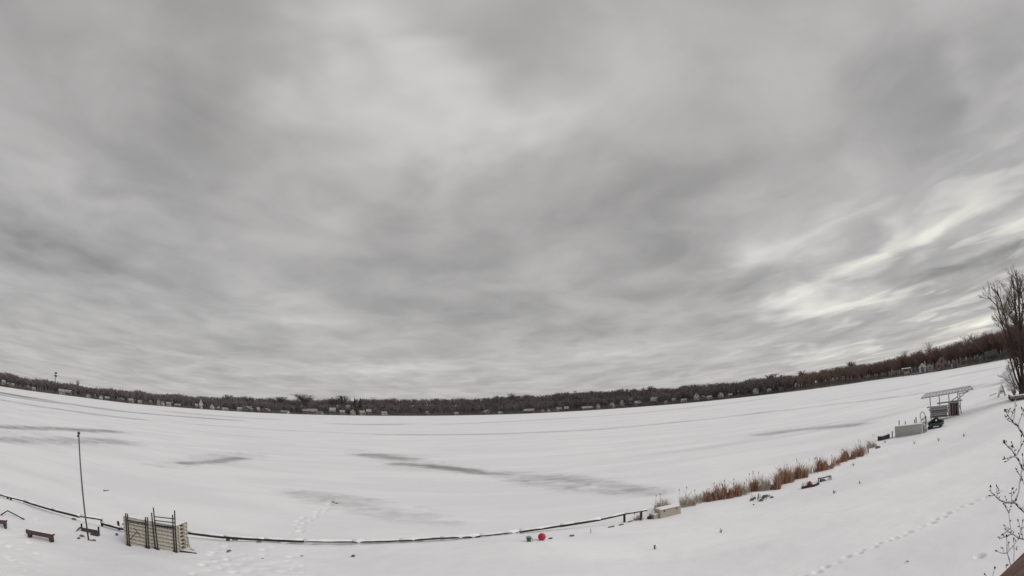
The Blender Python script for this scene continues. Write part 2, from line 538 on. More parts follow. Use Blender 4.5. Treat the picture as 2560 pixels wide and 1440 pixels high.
CHURN = [(610, 1405, 1.5, .05), (520, 1408, 1.2, .05), (700, 1425, 1.2, .05), (560, 1370, .9, .03), (30, 1350, 1.2, .05), (20, 1410, 1.2, .05),
         (120, 1255, 2.0, .03), (200, 1245, 2.2, .035), (250, 1232, 2.2, .035), (60, 1318, .8, .04), (720, 1345, .7, .04), (640, 1440, 1.4, .05)]
CHURN = [(*hit(px, py)[:2], r, h * .6) for px, py, r, h in CHURN]
PITS.append((*hit(2450, 1391)[:2], .17, .13))


def relief(x, y, z, mask=None):
    for qx, qy, r, dpt in PITS:
        w = (np.abs(x - qx) < r * 2.2) & (np.abs(y - qy) < r * 2.2)
        if not w.any(): continue
        q = np.hypot(x[w] - qx, y[w] - qy) / r
        z[w] += -dpt * np.exp(-(q ** 4)) + .12 * dpt * np.exp(-((q - 1.45) / .35) ** 2)
    for qx, qy, r, h in CHURN:
        w = (np.abs(x - qx) < r * 2) & (np.abs(y - qy) < r * 2)
        if not w.any(): continue
        q = np.hypot(x[w] - qx, y[w] - qy) / r
        n = fnoise(x[w] + 50, y[w] + 50, .45, 5, 3)
        z[w] += h * 3.2 * np.exp(-q ** 2 * 1.1) * (n - .42)
    return z


def polar_mesh(name, mt, az, rr, zfun, attr=None):
    A, Rr = np.meshgrid(az, rr, indexing='ij')
    x = np.sin(A) * Rr; y = np.cos(A) * Rr
    xf, yf = x.ravel(), y.ravel()
    z = zfun(xf, yf)
    n, mm = len(az), len(rr)
    idx = np.arange(n * mm).reshape(n, mm)
    q = np.stack([idx[:-1, :-1], idx[:-1, 1:], idx[1:, 1:], idx[1:, :-1]], -1).reshape(-1, 4)
    me = bpy.data.meshes.new(name)
    me.vertices.add(n * mm); me.vertices.foreach_set('co', np.stack([xf, yf, z], -1).astype(np.float32).ravel())
    me.loops.add(q.size); me.loops.foreach_set('vertex_index', q[:, ::-1].astype(np.int32).ravel())
    me.polygons.add(len(q)); me.polygons.foreach_set('loop_start', np.arange(0, q.size, 4, dtype=np.int32))
    me.polygons.foreach_set('loop_total', np.full(len(q), 4, np.int32))
    me.polygons.foreach_set('use_smooth', np.ones(len(q), bool))
    me.update(calc_edges=True)
    if attr is not None:
        a = me.color_attributes.new('ice', 'FLOAT_COLOR', 'POINT')
        a.data.foreach_set('color', attr(xf, yf).astype(np.float32).ravel())
    me.materials.append(mt)
    o = link(name, me)
    o['kind'] = 'structure'
    return o


def yard_full(x, y):
    z = yard_z(x, y)
    d = shore_y(x) - y
    amp = np.clip(d + .5, 0, 1)
    z = z + amp * (.10 * (fnoise(x + 300, y + 300, 3.5, 21) - .5) + .035 * (fnoise(x + 300, y + 300, .9, 31, 2) - .5))
    return relief(x, y, z)


azs = np.radians(np.concatenate([np.arange(-170, -80, 3), np.arange(-80, 80, .25), np.arange(80, 171, 3)]))
rrs = np.concatenate([[.3, 1, 2, 3.5, 5, 7, 9, 11], 12 * np.exp(np.arange(0, math.log(95 / 12), .0055)), np.geomspace(96, 420, 60)])
polar_mesh('snowy_yard', M['snow'], azs, rrs, yard_full)

# bare or thinly covered ice: (pixels along it, half width m, strength)
ICE = [([(463, 1158), (500, 1157), (560, 1151), (592, 1146)], 3.6, .85), ([(430, 1160), (520, 1148), (620, 1138)], 9, .5), ([(520, 1140), (600, 1133)], 4, .5),
       ([(925, 1137), (960, 1142), (1012, 1149)], 4.4, .8), ([(890, 1128), (1010, 1150), (1100, 1165)], 9, .45), ([(1000, 1160), (1060, 1163), (1100, 1168), (1172, 1177)], 3.8, .9), ([(1000, 1168), (1150, 1180)], 7, .42),
       ([(1150, 1174), (1210, 1184), (1276, 1187)], 3.8, .85), ([(1260, 1187), (1340, 1193), (1420, 1200), (1500, 1210), (1600, 1228)], 10, .70), ([(1300, 1198), (1380, 1212), (1460, 1222), (1620, 1231)], 10, .66),
       ([(755, 1234), (830, 1250), (900, 1266), (980, 1284), (1060, 1290)], 14, .56), ([(900, 1280), (1000, 1302), (1130, 1308)], 9, .5), ([(780, 1228), (900, 1250)], 9, .45), ([(1060, 1270), (1140, 1290)], 8, .42),
       ([(0, 1067), (60, 1069), (150, 1072), (275, 1078)], 3.2, .82), ([(120, 1103), (200, 1102), (270, 1104)], 7, .68), ([(-20, 1098), (48, 1101)], 6, .68), ([(0, 1080), (150, 1085)], 5, .4),
       ([(1925, 1085), (1980, 1077), (2040, 1070), (2130, 1063)], 4, .8), ([(1950, 1078), (2080, 1066)], 9, .5),
       ([(15, 984), (55, 991)], 2.4, 1.1), ([(0, 987), (85, 1000), (175, 1010), (250, 1021), (312, 1029), (495, 1044), (560, 1049)], 2.2, .85),
       ([(0, 999), (105, 1017), (175, 1027), (250, 1037), (332, 1047)], 2.4, .8), ([(332, 1047), (480, 1059), (640, 1071), (760, 1078), (880, 1083), (960, 1086)], 2.6, .55),
       ([(960, 1086), (1100, 1087), (1300, 1083), (1500, 1073), (1700, 1055), (1900, 1032)], 2.6, .75), ([(1900, 1032), (2100, 1009), (2300, 984), (2440, 964)], 2.4, .7),
       ([(860, 1060), (920, 1062), (1000, 1060)], 2, .75), ([(1120, 1060), (1230, 1056), (1420, 1045)], 2.2, .65), ([(1500, 1040), (1700, 1022), (1900, 998)], 2.2, .6),
       ([(2080, 1000), (2180, 984), (2300, 962)], 2.2, .6), ([(440, 1030), (520, 1038), (640, 1046)], 2.2, .7), ([(0, 1020), (120, 1030), (260, 1042)], 2.4, .5), ([(1900, 985), (2150, 955)], 2, .5), ([(2380, 940), (2500, 918)], 2, .7), ([(2440, 968), (2500, 957)], 4, .6)]
ICEW = []
for pp, w, s in ICE:
    q = [tuple(on_z(px, py, 0)[:2]) for px, py in pp]
    for a, b in zip(q[:-1], q[1:]):
        r_ = (math.hypot(*a) + math.hypot(*b)) / 2
        ICEW.append(([a, b], (w * 1.55 if w > 3.1 else w) * K * r_ * math.hypot(r_, CAM_H) / CAM_H, s * (.84 if w < 3.1 else .95)))


def ice_attr(x, y):
    a = np.zeros_like(x); r = np.hypot(x, y)
    for pts, w, s in ICEW:
        xs = [p[0] for p in pts]; ys = [p[1] for p in pts]
        m_ = (x > min(xs) - 4 * w) & (x < max(xs) + 4 * w) & (y > min(ys) - 4 * w) & (y < max(ys) + 4 * w)
        if not m_.any(): continue
        d = seg_dist(x[m_], y[m_], pts)
        a[m_] = np.maximum(a[m_], s * np.exp(-(d / w) ** 2))
    g = smooth((r - 45) / 50) * .9
    c = np.zeros((len(x), 4)); c[:, 0] = a; c[:, 1] = g; c[:, 3] = 1
    return c


def lake_z(x, y):
    z = np.zeros_like(x)
    r = np.hypot(x, y)
    m_ = r < 90
    z[m_] += .05 * (fnoise(x[m_] + 400, y[m_] * 1.8 + 400, 2.4, 41, 3) - .5)
    return relief(x, y, z)


dep = np.radians(np.concatenate([np.arange(28, 17, -.5), np.arange(17, 1.6, -.07), np.arange(1.6, .38, -.022)]))
polar_mesh('frozen_lake', M['lake'], np.radians(np.arange(-86, 76, .2)), CAM_H / np.tan(dep), lake_z, ice_attr)

# ------------------------------------------------------------------ the far shore
def az_of(px, py):
    d = ray(px, py); return math.atan2(d.x, d.y)


def el_of(px, py):
    d = ray(px, py); return math.atan2(d.z, math.hypot(d.x, d.y))


BASE = [(-120, 940), (0, 964), (100, 979), (200, 991), (320, 1008), (450, 1018), (640, 1031), (800, 1036), (1000, 1038.5), (1150, 1038), (1300, 1035), (1440, 1028), (1600, 1017), (1720, 1008),
        (1840, 995), (2000, 976), (2100, 962), (2200, 946), (2290, 936), (2380, 922), (2480, 903), (2540, 893)]
BAZ = np.array([az_of(*p) for p in BASE])
BD = np.array([600, 620, 660, 690, 720, 740, 760, 770, 780, 780, 770, 750, 700, 660, 600, 520, 470, 420, 370, 330, 300, 280.])
BD = np.array([min(1000, max(250, .5 * d + .5 * CAM_H / max(.006, math.tan(-el_of(*p))))) for d, p in zip(BD, BASE)])
TOP = [(-120, 925), (0, 941), (64, 950), (130, 958), (200, 967), (250, 974), (320, 979), (430, 985), (500, 993), (560, 991), (640, 997), (700, 996), (830, 999), (900, 998), (1050, 997), (1100, 998), (1300, 989),
       (1440, 980), (1560, 974), (1700, 967), (1840, 954), (1960, 941), (2100, 916), (2160, 911), (2200, 906), (2250, 897), (2300, 886), (2400, 876), (2430, 856), (2480, 842), (2540, 825)]
TAZ = np.array([az_of(*p) for p in TOP]); TEL = np.array([el_of(*p) for p in TOP])


def shoreD(az): return np.interp(az, BAZ, BD)


def hill_top(az):
    D = shoreD(az) + 110
    tot = CAM_H + D * np.tan(np.interp(az, TAZ, TEL))
    return np.maximum(1.5, tot - 15.5)


def far_z(x, y):
    az = np.arctan2(x, y); r = np.hypot(x, y)
    d = r - shoreD(az)
    h = hill_top(az)
    z = np.where(d < 0, -.4, .9 * smooth(d / 5) + (h - .9) * smooth((d - 8) / 115))
    return z


faz = np.radians(np.arange(-74, 66, .25))
ts = np.concatenate([[-3, 0, 1.5, 3, 5], np.arange(8, 130, 6), [150, 200, 300, 500, 900, 1600]])
A, T = np.meshgrid(faz, ts, indexing='ij')
Rg = shoreD(A) + T
vx, vy = np.sin(A) * Rg, np.cos(A) * Rg
vz = far_z(vx.ravel(), vy.ravel())
mb = MB(); n, mm = A.shape
mb.v = list(zip(vx.ravel().tolist(), vy.ravel().tolist(), vz.tolist()))
mb.f = [(i * mm + j, (i + 1) * mm + j, (i + 1) * mm + j + 1, i * mm + j + 1) for i in range(n - 1) for j in range(mm - 1)]
tag(mb.build('far_shore_hills', M['land'], None, True), kind='structure')


def tree_template(r, limbs, twigs, tw, hgt=1.0, spread=.26, start=.22):
    """A bare tree of unit height as tapered blades: arrays of triangles."""
    tris = []
    def blade(p, q, w0, w1):
        p, q = np.array(p), np.array(q); d = q - p
        s = np.cross(d, r.normal(size=3)); s /= np.linalg.norm(s) + 1e-9
        a, b, c, e = p - s * w0, p + s * w0, q + s * w1, q - s * w1
        tris.append((a, b, c)); tris.append((a, c, e))
    blade((0, 0, -.03), (r.normal() * .02, r.normal() * .02, .62), .016, .008)
    blade((0, 0, -.03), (r.normal() * .02, r.normal() * .02, .62), .016, .008)
    for _ in range(limbs):
        z0 = r.uniform(start, .68); a = r.uniform(0, 2 * math.pi); L = r.uniform(.18, .42) * (1.15 - .5 * z0)
        out = r.uniform(.35, .85)
        e = np.array([math.cos(a) * L * out * spread / .26, math.sin(a) * L * out * spread / .26, min(1.0 - .02 - z0, L * 1.1)])
        p0 = np.array([0, 0, z0]); q0 = p0 + e
        blade(p0, q0, .0065, .003)
        for _ in range(twigs):
            t = r.uniform(.25, 1.0); s0 = p0 + e * t
            d = e / np.linalg.norm(e) * .10 + r.normal(size=3) * .075; d[2] = abs(d[2]) * .9 + .02
            q = s0 + d * r.uniform(.7, 1.5)
            q[2] = min(q[2], 1.0)
            blade(s0, q, tw, tw * .35)
    return np.array(tris)


def scatter(name, mt, templates, spots, parent=None):
    """spots: (x, y, z, height, width factor); one mesh"""
    parts = []
    for x, y, z, h, wf in spots:
        t = templates[nrg.integers(len(templates))]
        a = nrg.uniform(0, 2 * math.pi); c, s = math.cos(a), math.sin(a)
        q = t.reshape(-1, 3)
        parts.append(np.stack([(q[:, 0] * c - q[:, 1] * s) * h * wf + x, (q[:, 0] * s + q[:, 1] * c) * h * wf + y, q[:, 2] * h + z], -1))
    V = np.concatenate(parts).astype(np.float32)
    me = bpy.data.meshes.new(name)
    n = len(V)
    me.vertices.add(n); me.vertices.foreach_set('co', V.ravel())
    me.loops.add(n); me.loops.foreach_set('vertex_index', np.arange(n, dtype=np.int32))
    me.polygons.add(n // 3); me.polygons.foreach_set('loop_start', np.arange(0, n, 3, dtype=np.int32)); me.polygons.foreach_set('loop_total', np.full(n // 3, 3, np.int32))
    me.update(calc_edges=True)
    me.materials.append(mt)
    return link(name, me, parent)


TR = np.random.default_rng(3)
T_far = [tree_template(TR, 14, 4, .0125) for _ in range(7)]
T_near = [tree_template(TR, 24, 8, .0048) for _ in range(6)]
T_bush = [tree_template(TR, 14, 5, .03, spread=.6, start=.02) for _ in range(4)]


def evergreen_mb(h, r0, loc, n=9):
    """Tiers of drooping boughs."""
    mb = MB(); x, y, z = loc
    for i in range(n):
        t = i / n; zz = z + h * (.08 + .84 * t); rr = r0 * (1 - t) + .12 * r0
        k = 11
        for j in range(k):
            a = 2 * math.pi * (j + .5 * (i % 2)) / k + nrg.uniform(-.15, .15); q = rr * nrg.uniform(.75, 1.15)
            w = 2 * math.pi / k * .62
            mb.add([(x, y, zz + h / n * 1.5), (x + math.cos(a - w) * q * .6, y + math.sin(a - w) * q * .6, zz + .02 * h), (x + math.cos(a) * q, y + math.sin(a) * q, zz - .035 * h), (x + math.cos(a + w) * q * .6, y + math.sin(a + w) * q * .6, zz + .02 * h)], [(0, 1, 2), (0, 2, 3)])
    return mb


# ---- houses along the far shore: (left px, right px, base y, top y, wall colour, roof kind, depth m)
# roof: g gable end to the lake, s long side to the lake
HOUSES = [
    (3, 13, 961, 953, 'cream', 's', 10), (16, 27, 964, 957, 'greyh', 'g', 12), (27, 36, 966, 960, 'white', 's', 14), (64, 74, 972, 964, 'brownh', 'g', 12), (78, 90, 975, 969, 'white', 's', 10),
    (144, 162, 985, 976, 'white', 's', 14), (162, 179, 987, 978, 'greyh', 's', 14), (216, 226, 995, 987, 'white', 'g', 10), (247, 259, 999, 989, 'white', 'g', 10), (262, 274, 1001, 993, 'greyh', 's', 12),
    (297, 311, 1004, 995, 'greyh', 'g', 12), (320, 335, 1007, 998, 'cream', 's', 12), (343, 354, 1009, 1000, 'white', 's', 12), (373, 380, 1011, 1001, 'greyh', 'g', 12), (391, 400, 1013, 1001, 'cream', 'g', 12), (402, 411, 1014, 1003, 'white', 'g', 12),
    (415, 428, 1015, 1007, 'white', 's', 10), (436, 452, 1017, 1009, 'brownh', 's', 12), (486, 496, 1021, 1009, 'greyh', 's', 16), (497, 507, 1022, 1003, 'white', 'g', 14), (524, 536, 1024, 1013, 'white', 'g', 12), (543, 550, 1025, 1017, 'greyh', 's', 12),
    (552, 570, 1027, 1019, 'white', 's', 8), (592, 607, 1028, 1019, 'white', 's', 12), (608, 631, 1030, 1018, 'greyh', 'g', 14), (641, 649, 1031, 1021, 'greyh', 's', 12), (653, 676, 1033, 1021, 'greyh', 'g', 12),
    (703, 722, 1035, 1028, 'white', 's', 8), (756, 792, 1034, 1023, 'brownh', 's', 16), (793, 809, 1035, 1028, 'white', 'g', 8), (821, 842, 1036, 1022, 'greyh', 's', 16), (848, 862, 1036, 1025, 'cream', 's', 14), (863, 878, 1030, 1013, 'greyh', 's', 45), (874, 890, 1037, 1026, 'cream', 'g', 8), (896, 913, 1037, 1027, 'cream', 's', 12), (914, 929, 1036, 1024, 'greyh', 's', 16),
    (952, 968, 1037, 1029, 'white', 's', 8), (1064, 1073, 1038, 1026, 'greyh', 'g', 12), (1134, 1148, 1037, 1031, 'cream', 's', 8), (1206, 1230, 1036, 1024, 'greyh', 'g', 14), (1244, 1256, 1035, 1029, 'white', 's', 8), (1310, 1338, 1034, 1024, 'greyh', 's', 14),
    (1352, 1361, 1032, 1024, 'white', 'g', 10), (1368, 1377, 1031, 1023, 'white', 'g', 10), (1389, 1406, 1028, 1017, 'white', 's', 18), (1410, 1423, 1028, 1018, 'greyh', 's', 16), (1452, 1482, 1025, 1017, 'greyh', 's', 10), (1491, 1500, 1022, 1010, 'white', 'g', 14), (1526, 1536, 1020, 1009, 'white', 's', 14),
    (1551, 1561, 1017, 1001, 'cream', 'g', 14), (1570, 1585, 1009, 996, 'white', 's', 40), (1585, 1603, 1014, 1003, 'greyh', 's', 12), (1627, 1646, 1011, 993, 'greyh', 's', 18), (1660, 1672, 1010, 1001, 'cream', 'g', 10), (1680, 1690, 1006, 994, 'white', 's', 22), (1702, 1718, 1005, 997, 'white', 's', 10),
    (1734, 1750, 1000, 985, 'white', 'g', 12), (1752, 1764, 999, 989, 'greyh', 'g', 12), (1765, 1782, 997, 989, 'white', 's', 10), (1797, 1808, 994, 983, 'white', 'g', 12), (1820, 1830, 991, 985, 'greyh', 's', 10), (1884, 1896, 984, 973, 'white', 'g', 12), (1919, 1928, 979, 971, 'white', 's', 12), (1947, 1960, 976, 966, 'greyh', 'g', 12), (2230, 2240, 937, 929, 'cream', 'g', 12),
]
HM = {}


def house_parts(style, col, dark=False):
    """Unit house 1 wide, 0.8 deep, 1 to the ridge; front at y = -0.4."""
    key = (style, col, dark)
    if key in HM: return HM[key]
    e = .56; parts = []
    w = MB()
    if style == 'g':
        for ys in (-.4, .4):
            pass
        vs = [(-.5, -.4, 0), (.5, -.4, 0), (.5, -.4, e), (0, -.4, .97), (-.5, -.4, e), (-.5, .4, 0), (.5, .4, 0), (.5, .4, e), (0, .4, .97), (-.5, .4, e)]
        w.add(vs, [(0, 1, 2, 3, 4), (9, 8, 7, 6, 5), (1, 6, 7, 2), (5, 0, 4, 9)])
        r = MB()
        for s in (-1, 1):
            a = [(0, -.47, 1.0), (s * .58, -.47, e - .07), (s * .58, .47, e - .07), (0, .47, 1.0)]
            b = [(p[0], p[1], p[2] + .06) for p in a]
            r.add(a + b, [(0, 1, 2, 3), (7, 6, 5, 4), (0, 4, 5, 1), (1, 5, 6, 2), (2, 6, 7, 3)])
    else:
        vs = [(-.5, -.4, 0), (.5, -.4, 0), (.5, -.4, e), (-.5, -.4, e), (-.5, .4, 0), (.5, .4, 0), (.5, .4, e), (-.5, .4, e), (-.5, 0, .97), (.5, 0, .97)]
        w.add(vs, [(0, 1, 2, 3), (7, 6, 5, 4), (1, 5, 6, 9, 2), (4, 0, 3, 8, 7)])
        r = MB()
        for s in (-1, 1):
            a = [(-.54, 0, 1.0), (-.54, s * .48, e - .06), (.54, s * .48, e - .06), (.54, 0, 1.0)]
            b = [(p[0], p[1], p[2] + .06) for p in a]
            r.add(a + b, [(0, 1, 2, 3), (7, 6, 5, 4), (0, 4, 5, 1), (1, 5, 6, 2), (2, 6, 7, 3)])
    parts.append(('wall', w.mesh('wall', M[col])))
    parts.append(('roof', r.mesh('roof', M['roofd'] if dark else M['roofs'])))
    win = MB().box((0, 0, 0), (.15, .03, .2)).mesh('window', M['glass'])
    for x, z in ((-.3, .32), (.3, .32)) + (((0, .68),) if style == 'g' else ((.0, .32),)):
        parts.append(('window', win, (x, -.405, z)))
    parts.append(('door', MB().box((-.05, -.402, .15), (.11, .03, .3)).mesh('door', M['door'])) if style == 'g' else ('door', MB().box((.155, -.402, .17), (.09, .03, .34)).mesh('door', M['door'])))
    parts.append(('chimney', MB().box((.24, .12, .95), (.09, .09, .35)).mesh('chimney', M['brownh'])))
    HM[key] = parts
    return parts


CN = {'white': 'white', 'cream': 'cream', 'greyh': 'grey', 'brownh': 'brown', 'darkh': 'dark'}
SN = {'g': 'with its gable end to the lake', 's': 'with its long snowy roof to the lake'}
house_az = []
special = {(497, 'white'): 'tall narrow white house rising highest among the left-centre far shore houses', (1734, 'white'): 'bright white gabled house, largest of the cluster on the right-centre far shore',
           (144, 'white'): 'wide white house on the left far shore below the thin mast', (756, 'brownh'): 'wide low brown house under the tall rounded tree on the far shore',
           (863, 'greyh'): 'pale grey house standing up the slope behind the lakeside row near the centre', (1570, 'white'): 'white-roofed house higher up the wooded bank on the right-centre far shore',
           (2230, 'cream'): 'tiny cream shed at the foot of the woods left of the boat lift'}
for x0, x1, by, ty, col, st, depth in HOUSES:
    pxm = (x0 + x1) / 2
    az = az_of(pxm, by)
    R = float(shoreD(az)) + depth
    mpp = K * R
    wd = (x1 - x0) * mpp; ht = (by - ty) * mpp * 1.12
    wd = max(wd * nrg.uniform(.72, 1.05), 4.5); ht = max(ht * nrg.uniform(.75, 1.05), 3.6)
    x, y = math.sin(az) * R, math.cos(az) * R
    z = float(far_z(np.array([x]), np.array([y]))[0])
    zt = rp(pxm, by, R).z
    z = max(z - .5, min(z + 2.5, zt))
    seg = 'left' if x0 < 480 else 'left-centre' if x0 < 860 else 'centre' if x0 < 1300 else 'right-centre' if x0 < 1700 else 'right'
    lab = special.get((x0, col), f'small {CN[col]} house {SN[st]} on the {seg} far shore')
    root = thing('lakeside_house', (x, y, z - .3), lab, 'house', f'{CN[col]} houses {"gable-on" if st == "g" else "side-on"} along the {seg} far shore' if (x0, col) not in special else None, -az + nrg.uniform(-.55, .55), world=False)
    root.scale = (wd, max(wd, 7) * 1.0, ht)
    for p in house_parts(st, col):
        o = link(p[0], p[1], root)
        if len(p) > 2: o.location = p[2]
    hw = math.atan2(wd * .62, R)
    house_az.append((az - hw, az + hw, depth))

# ---- the woods
spots_f, spots_n = [], []
MID = az_of(1960, 976)


def clear_of_house(az, d):
    for a, b, dep_ in house_az:
        if a < az < b and d < dep_ + 5: return nrg.random() < .34
    return True


for k in range(6600):
    az = nrg.uniform(BAZ[0] - .12, MID + .02)
    d = 14 + 125 * nrg.random() ** .8
    if not clear_of_house(az, d): continue
    R = float(shoreD(az)) + d
    x, y = math.sin(az) * R, math.cos(az) * R
    spots_f.append((x, y, float(far_z(np.array([x]), np.array([y]))[0]) - .2, nrg.uniform(11.5, 17.5) * (1 + .09 * math.sin(az * 71 + 1) * math.sin(az * 23) + (.14 if nrg.random() < .06 else 0)), nrg.uniform(.8, 1.35)))
for k in range(950):
    az = nrg.uniform(MID - .01, BAZ[-1] + .13)
    d = 16 + 110 * nrg.random() ** .8
    if not clear_of_house(az, d): continue
    if az_of(2250, 936) < az < az_of(2500, 900) and d < 34: continue
    R = float(shoreD(az)) + d
    x, y = math.sin(az) * R, math.cos(az) * R
    spots_n.append((x, y, float(far_z(np.array([x]), np.array([y]))[0]) - .2, nrg.uniform(10, 17), nrg.uniform(.9, 1.4)))
tag(scatter('far_woods', M['wood_far'], T_far, spots_f), 'bare dark woods covering the far shore behind the houses', 'woods', kind='stuff')
tag(scatter('right_shore_woods', M['wood_near'], T_near, spots_n), 'reddish brown bare woods on the right-hand shore', 'woods', kind='stuff')
sp = []
for k in range(1900):
    az = nrg.uniform(BAZ[0] - .12, BAZ[-1] + .1)
    d = nrg.uniform(1.5, 16)
    if not clear_of_house(az, d) and nrg.random() < .45: continue
    if az_of(2250, 936) < az < az_of(2340, 930): continue
    R = float(shoreD(az)) + d; x, y = math.sin(az) * R, math.cos(az) * R
    sp.append((x, y, float(far_z(np.array([x]), np.array([y]))[0]) - .1, nrg.uniform(1.2, 4.0), nrg.uniform(.8, 1.5)))
tag(scatter('shoreline_brush', M['wood_far'], T_bush, sp), 'low dark brush lining the water edge of the far shore', 'brush', kind='stuff')


def far_tree(px, base_y, top_y, label, depth, wide, mt='wood_far', tmpl=None, grp='single trees standing above the far woods'):
    az = az_of(px, base_y); R = float(shoreD(az)) + depth
    x, y = math.sin(az) * R, math.cos(az) * R
    z = float(far_z(np.array([x]), np.array([y]))[0])
    top = rp(px, top_y, R).z
    h = max(6, top - z)
    root = thing('bare_tree', (x, y, z), label, 'tree', grp)
    t = MB().tube([(x, y, z - .5), (x + .2, y, z + h * .5)], [h * .022, h * .010], 6)
    t.build('trunk', M[mt], root)
    c = scatter('crown', M[mt], [tree_template(TR, 40, 12, .007 if tmpl is None else tmpl)], [(0, 0, 0, h, wide)], root)
    return root


for px, by, ty, lab, dp, wd in ((760, 1034, 985, 'tall rounded bare tree above the far treeline left of centre', 26, 2.0), (857, 1036, 989, 'round-topped bare tree above the far treeline, next right of the tallest rounded one', 60, 1.5),
                                (700, 1034, 991, 'spreading bare tree above the far treeline, next left of the tallest rounded one', 60, 1.9), (833, 1036, 993, 'low broad bare tree in the far treeline between two rounded ones', 60, 1.9),
                                (1280, 1034, 983, 'small bare tree poking above the far treeline at the centre', 100, 1.2), (620, 1030, 990, 'bushy bare tree in the far treeline at the left centre', 80, 1.9), (570, 1027, 986, 'thin pale bare tree over the far treeline, left of the bushy one', 80, 1.6),
                                (28, 967, 937, 'lone tree crown standing on the left far hill', 90, 1.2), (1628, 1012, 964, 'small bare crown above the smooth right-centre treeline', 110, 1.0), (1930, 982, 935, 'rounded bare crown above the right treeline', 110, 1.6), (2010, 972, 926, 'twin-stemmed bare tree above the right treeline', 100, 1.3), (2132, 955, 903, 'dark upright bare tree at the top of the right treeline', 100, 1.2)):
    far_tree(px, by, ty, lab, dp, wd)
for i, (px, ty) in enumerate(((2262, 876), (2300, 871), (2326, 853), (2345, 862), (2378, 858), (2405, 850), (2424, 833), (2440, 828), (2452, 836), (2466, 826), (2480, 822))):
    far_tree(px, 900, ty, f'{["leftmost", "second", "third", "fourth", "fifth", "sixth", "seventh", "eighth", "ninth", "tenth", "rightmost"][i]} slender pale bare tree on the skyline above the right-hand houses', 70 + 4 * (i % 5), .95, 'pale_twig', .0022, 'pale skyline trees above the right shore')
for px, by, ty, lab in ((887, 1036, 992, 'pointed evergreen in the centre treeline, left of a pair'), (901, 1036, 992, 'pointed evergreen in the centre treeline, right of a pair'), (2476, 902, 846, 'dark evergreen behind the grey house on the right shore')):
    az = az_of(px, by); R = float(shoreD(az)) + 34; x, y = math.sin(az) * R, math.cos(az) * R; z = float(far_z(np.array([x]), np.array([y]))[0])
    h = rp(px, ty, R).z - z
    root = thing('evergreen_tree', (x, y, z), lab, 'tree')
    MB().tube([(x, y, z - .3), (x, y, z + h * .9)], [.3, .05], 5).build('trunk', M['bark'], root)
    evergreen_mb(h, h * .2, (x, y, z)).build('crown', M['ever'], root)

# ---- mast and water tower beyond the left shore
az = az_of(138, 960); R = 1150
b = rp(138, 962, R); t = rp(138, 931, R)
root = thing('radio_mast', b, 'thin radio mast with two antenna clusters on the left horizon', 'mast')
m_ = MB(); Hh = t.z - b.z
for k in range(3):
    a = 2 * math.pi * k / 3
    m_.tube([(b.x + math.cos(a) * 1.5, b.y + math.sin(a) * 1.5, b.z - 12), (b.x + math.cos(a) * .7, b.y + math.sin(a) * .7, t.z)], .3, 4)
for k in range(14):
    z0 = b.z + Hh * k / 14; z1 = z0 + Hh / 14
    m_.tube([(b.x - 1, b.y, z0), (b.x + 1, b.y, z1)], .22, 4); m_.tube([(b.x + 1, b.y, z0), (b.x - 1, b.y, z1)], .22, 4)
m_.build('lattice', M['steel'], root)
for f, rr in ((.72, 2.6), (.96, 2.3)):
    q = MB()
    for k in range(9):
        a = 2 * math.pi * k / 9
        q.box((b.x + math.cos(a) * rr, b.y + math.sin(a) * rr, b.z + Hh * f), (.9, .9, 3.4))
    q.lathe([(rr, 0), (rr, .3)], (b.x, b.y, b.z + Hh * f), 9)
    q.build('antenna_cluster', M['steel'], root)
b = rp(194, 972, R); t = rp(194, 950, R); Hh = t.z - b.z
root = thing('water_tower', b, 'small grey water tower on legs above the left treeline', 'water tower')
MB().lathe([(.6, Hh * .42), (2.6, Hh * .5), (3.6, Hh * .62), (3.7, Hh * .85), (3.0, Hh * .96), (.3, Hh)], (b.x, b.y, b.z), 16).build('tank', M['tank'], root, True)
for k in range(6):
    a = 2 * math.pi * k / 6 + .3
    MB().tube([(b.x + math.cos(a) * 3.9, b.y + math.sin(a) * 3.9, b.z - 8), (b.x + math.cos(a) * 3.2, b.y + math.sin(a) * 3.2, b.z + Hh * .6)], .32, 5).build('leg', M['steel'], root)

# ------------------------------------------------------------------ right-hand shore buildings
def local_house(px0, px1, by, ty, col, st, name, label, cat, depth_m=None, dark=False, R=None, extra=None):
    pxm = (px0 + px1) / 2
    az = az_of(pxm, by)
    R = R or float(shoreD(az)) + 6
    p = rp(pxm, by, R); x, y = p.x, p.y
    z = max(.5, float(far_z(np.array([x]), np.array([y]))[0]))
    mpp = K * R
    root = thing(name, (x, y, z - .3), label, cat, None, -az, world=False)
    root.scale = ((px1 - px0) * mpp, depth_m or (px1 - px0) * mpp, (by - ty) * mpp)
    key = (st, col, dark)
    for q in house_parts(st, col, dark) if not extra else []:
        o = link(q[0], q[1], root)
        if len(q) > 2: o.location = q[2]
    return root, R, az, z


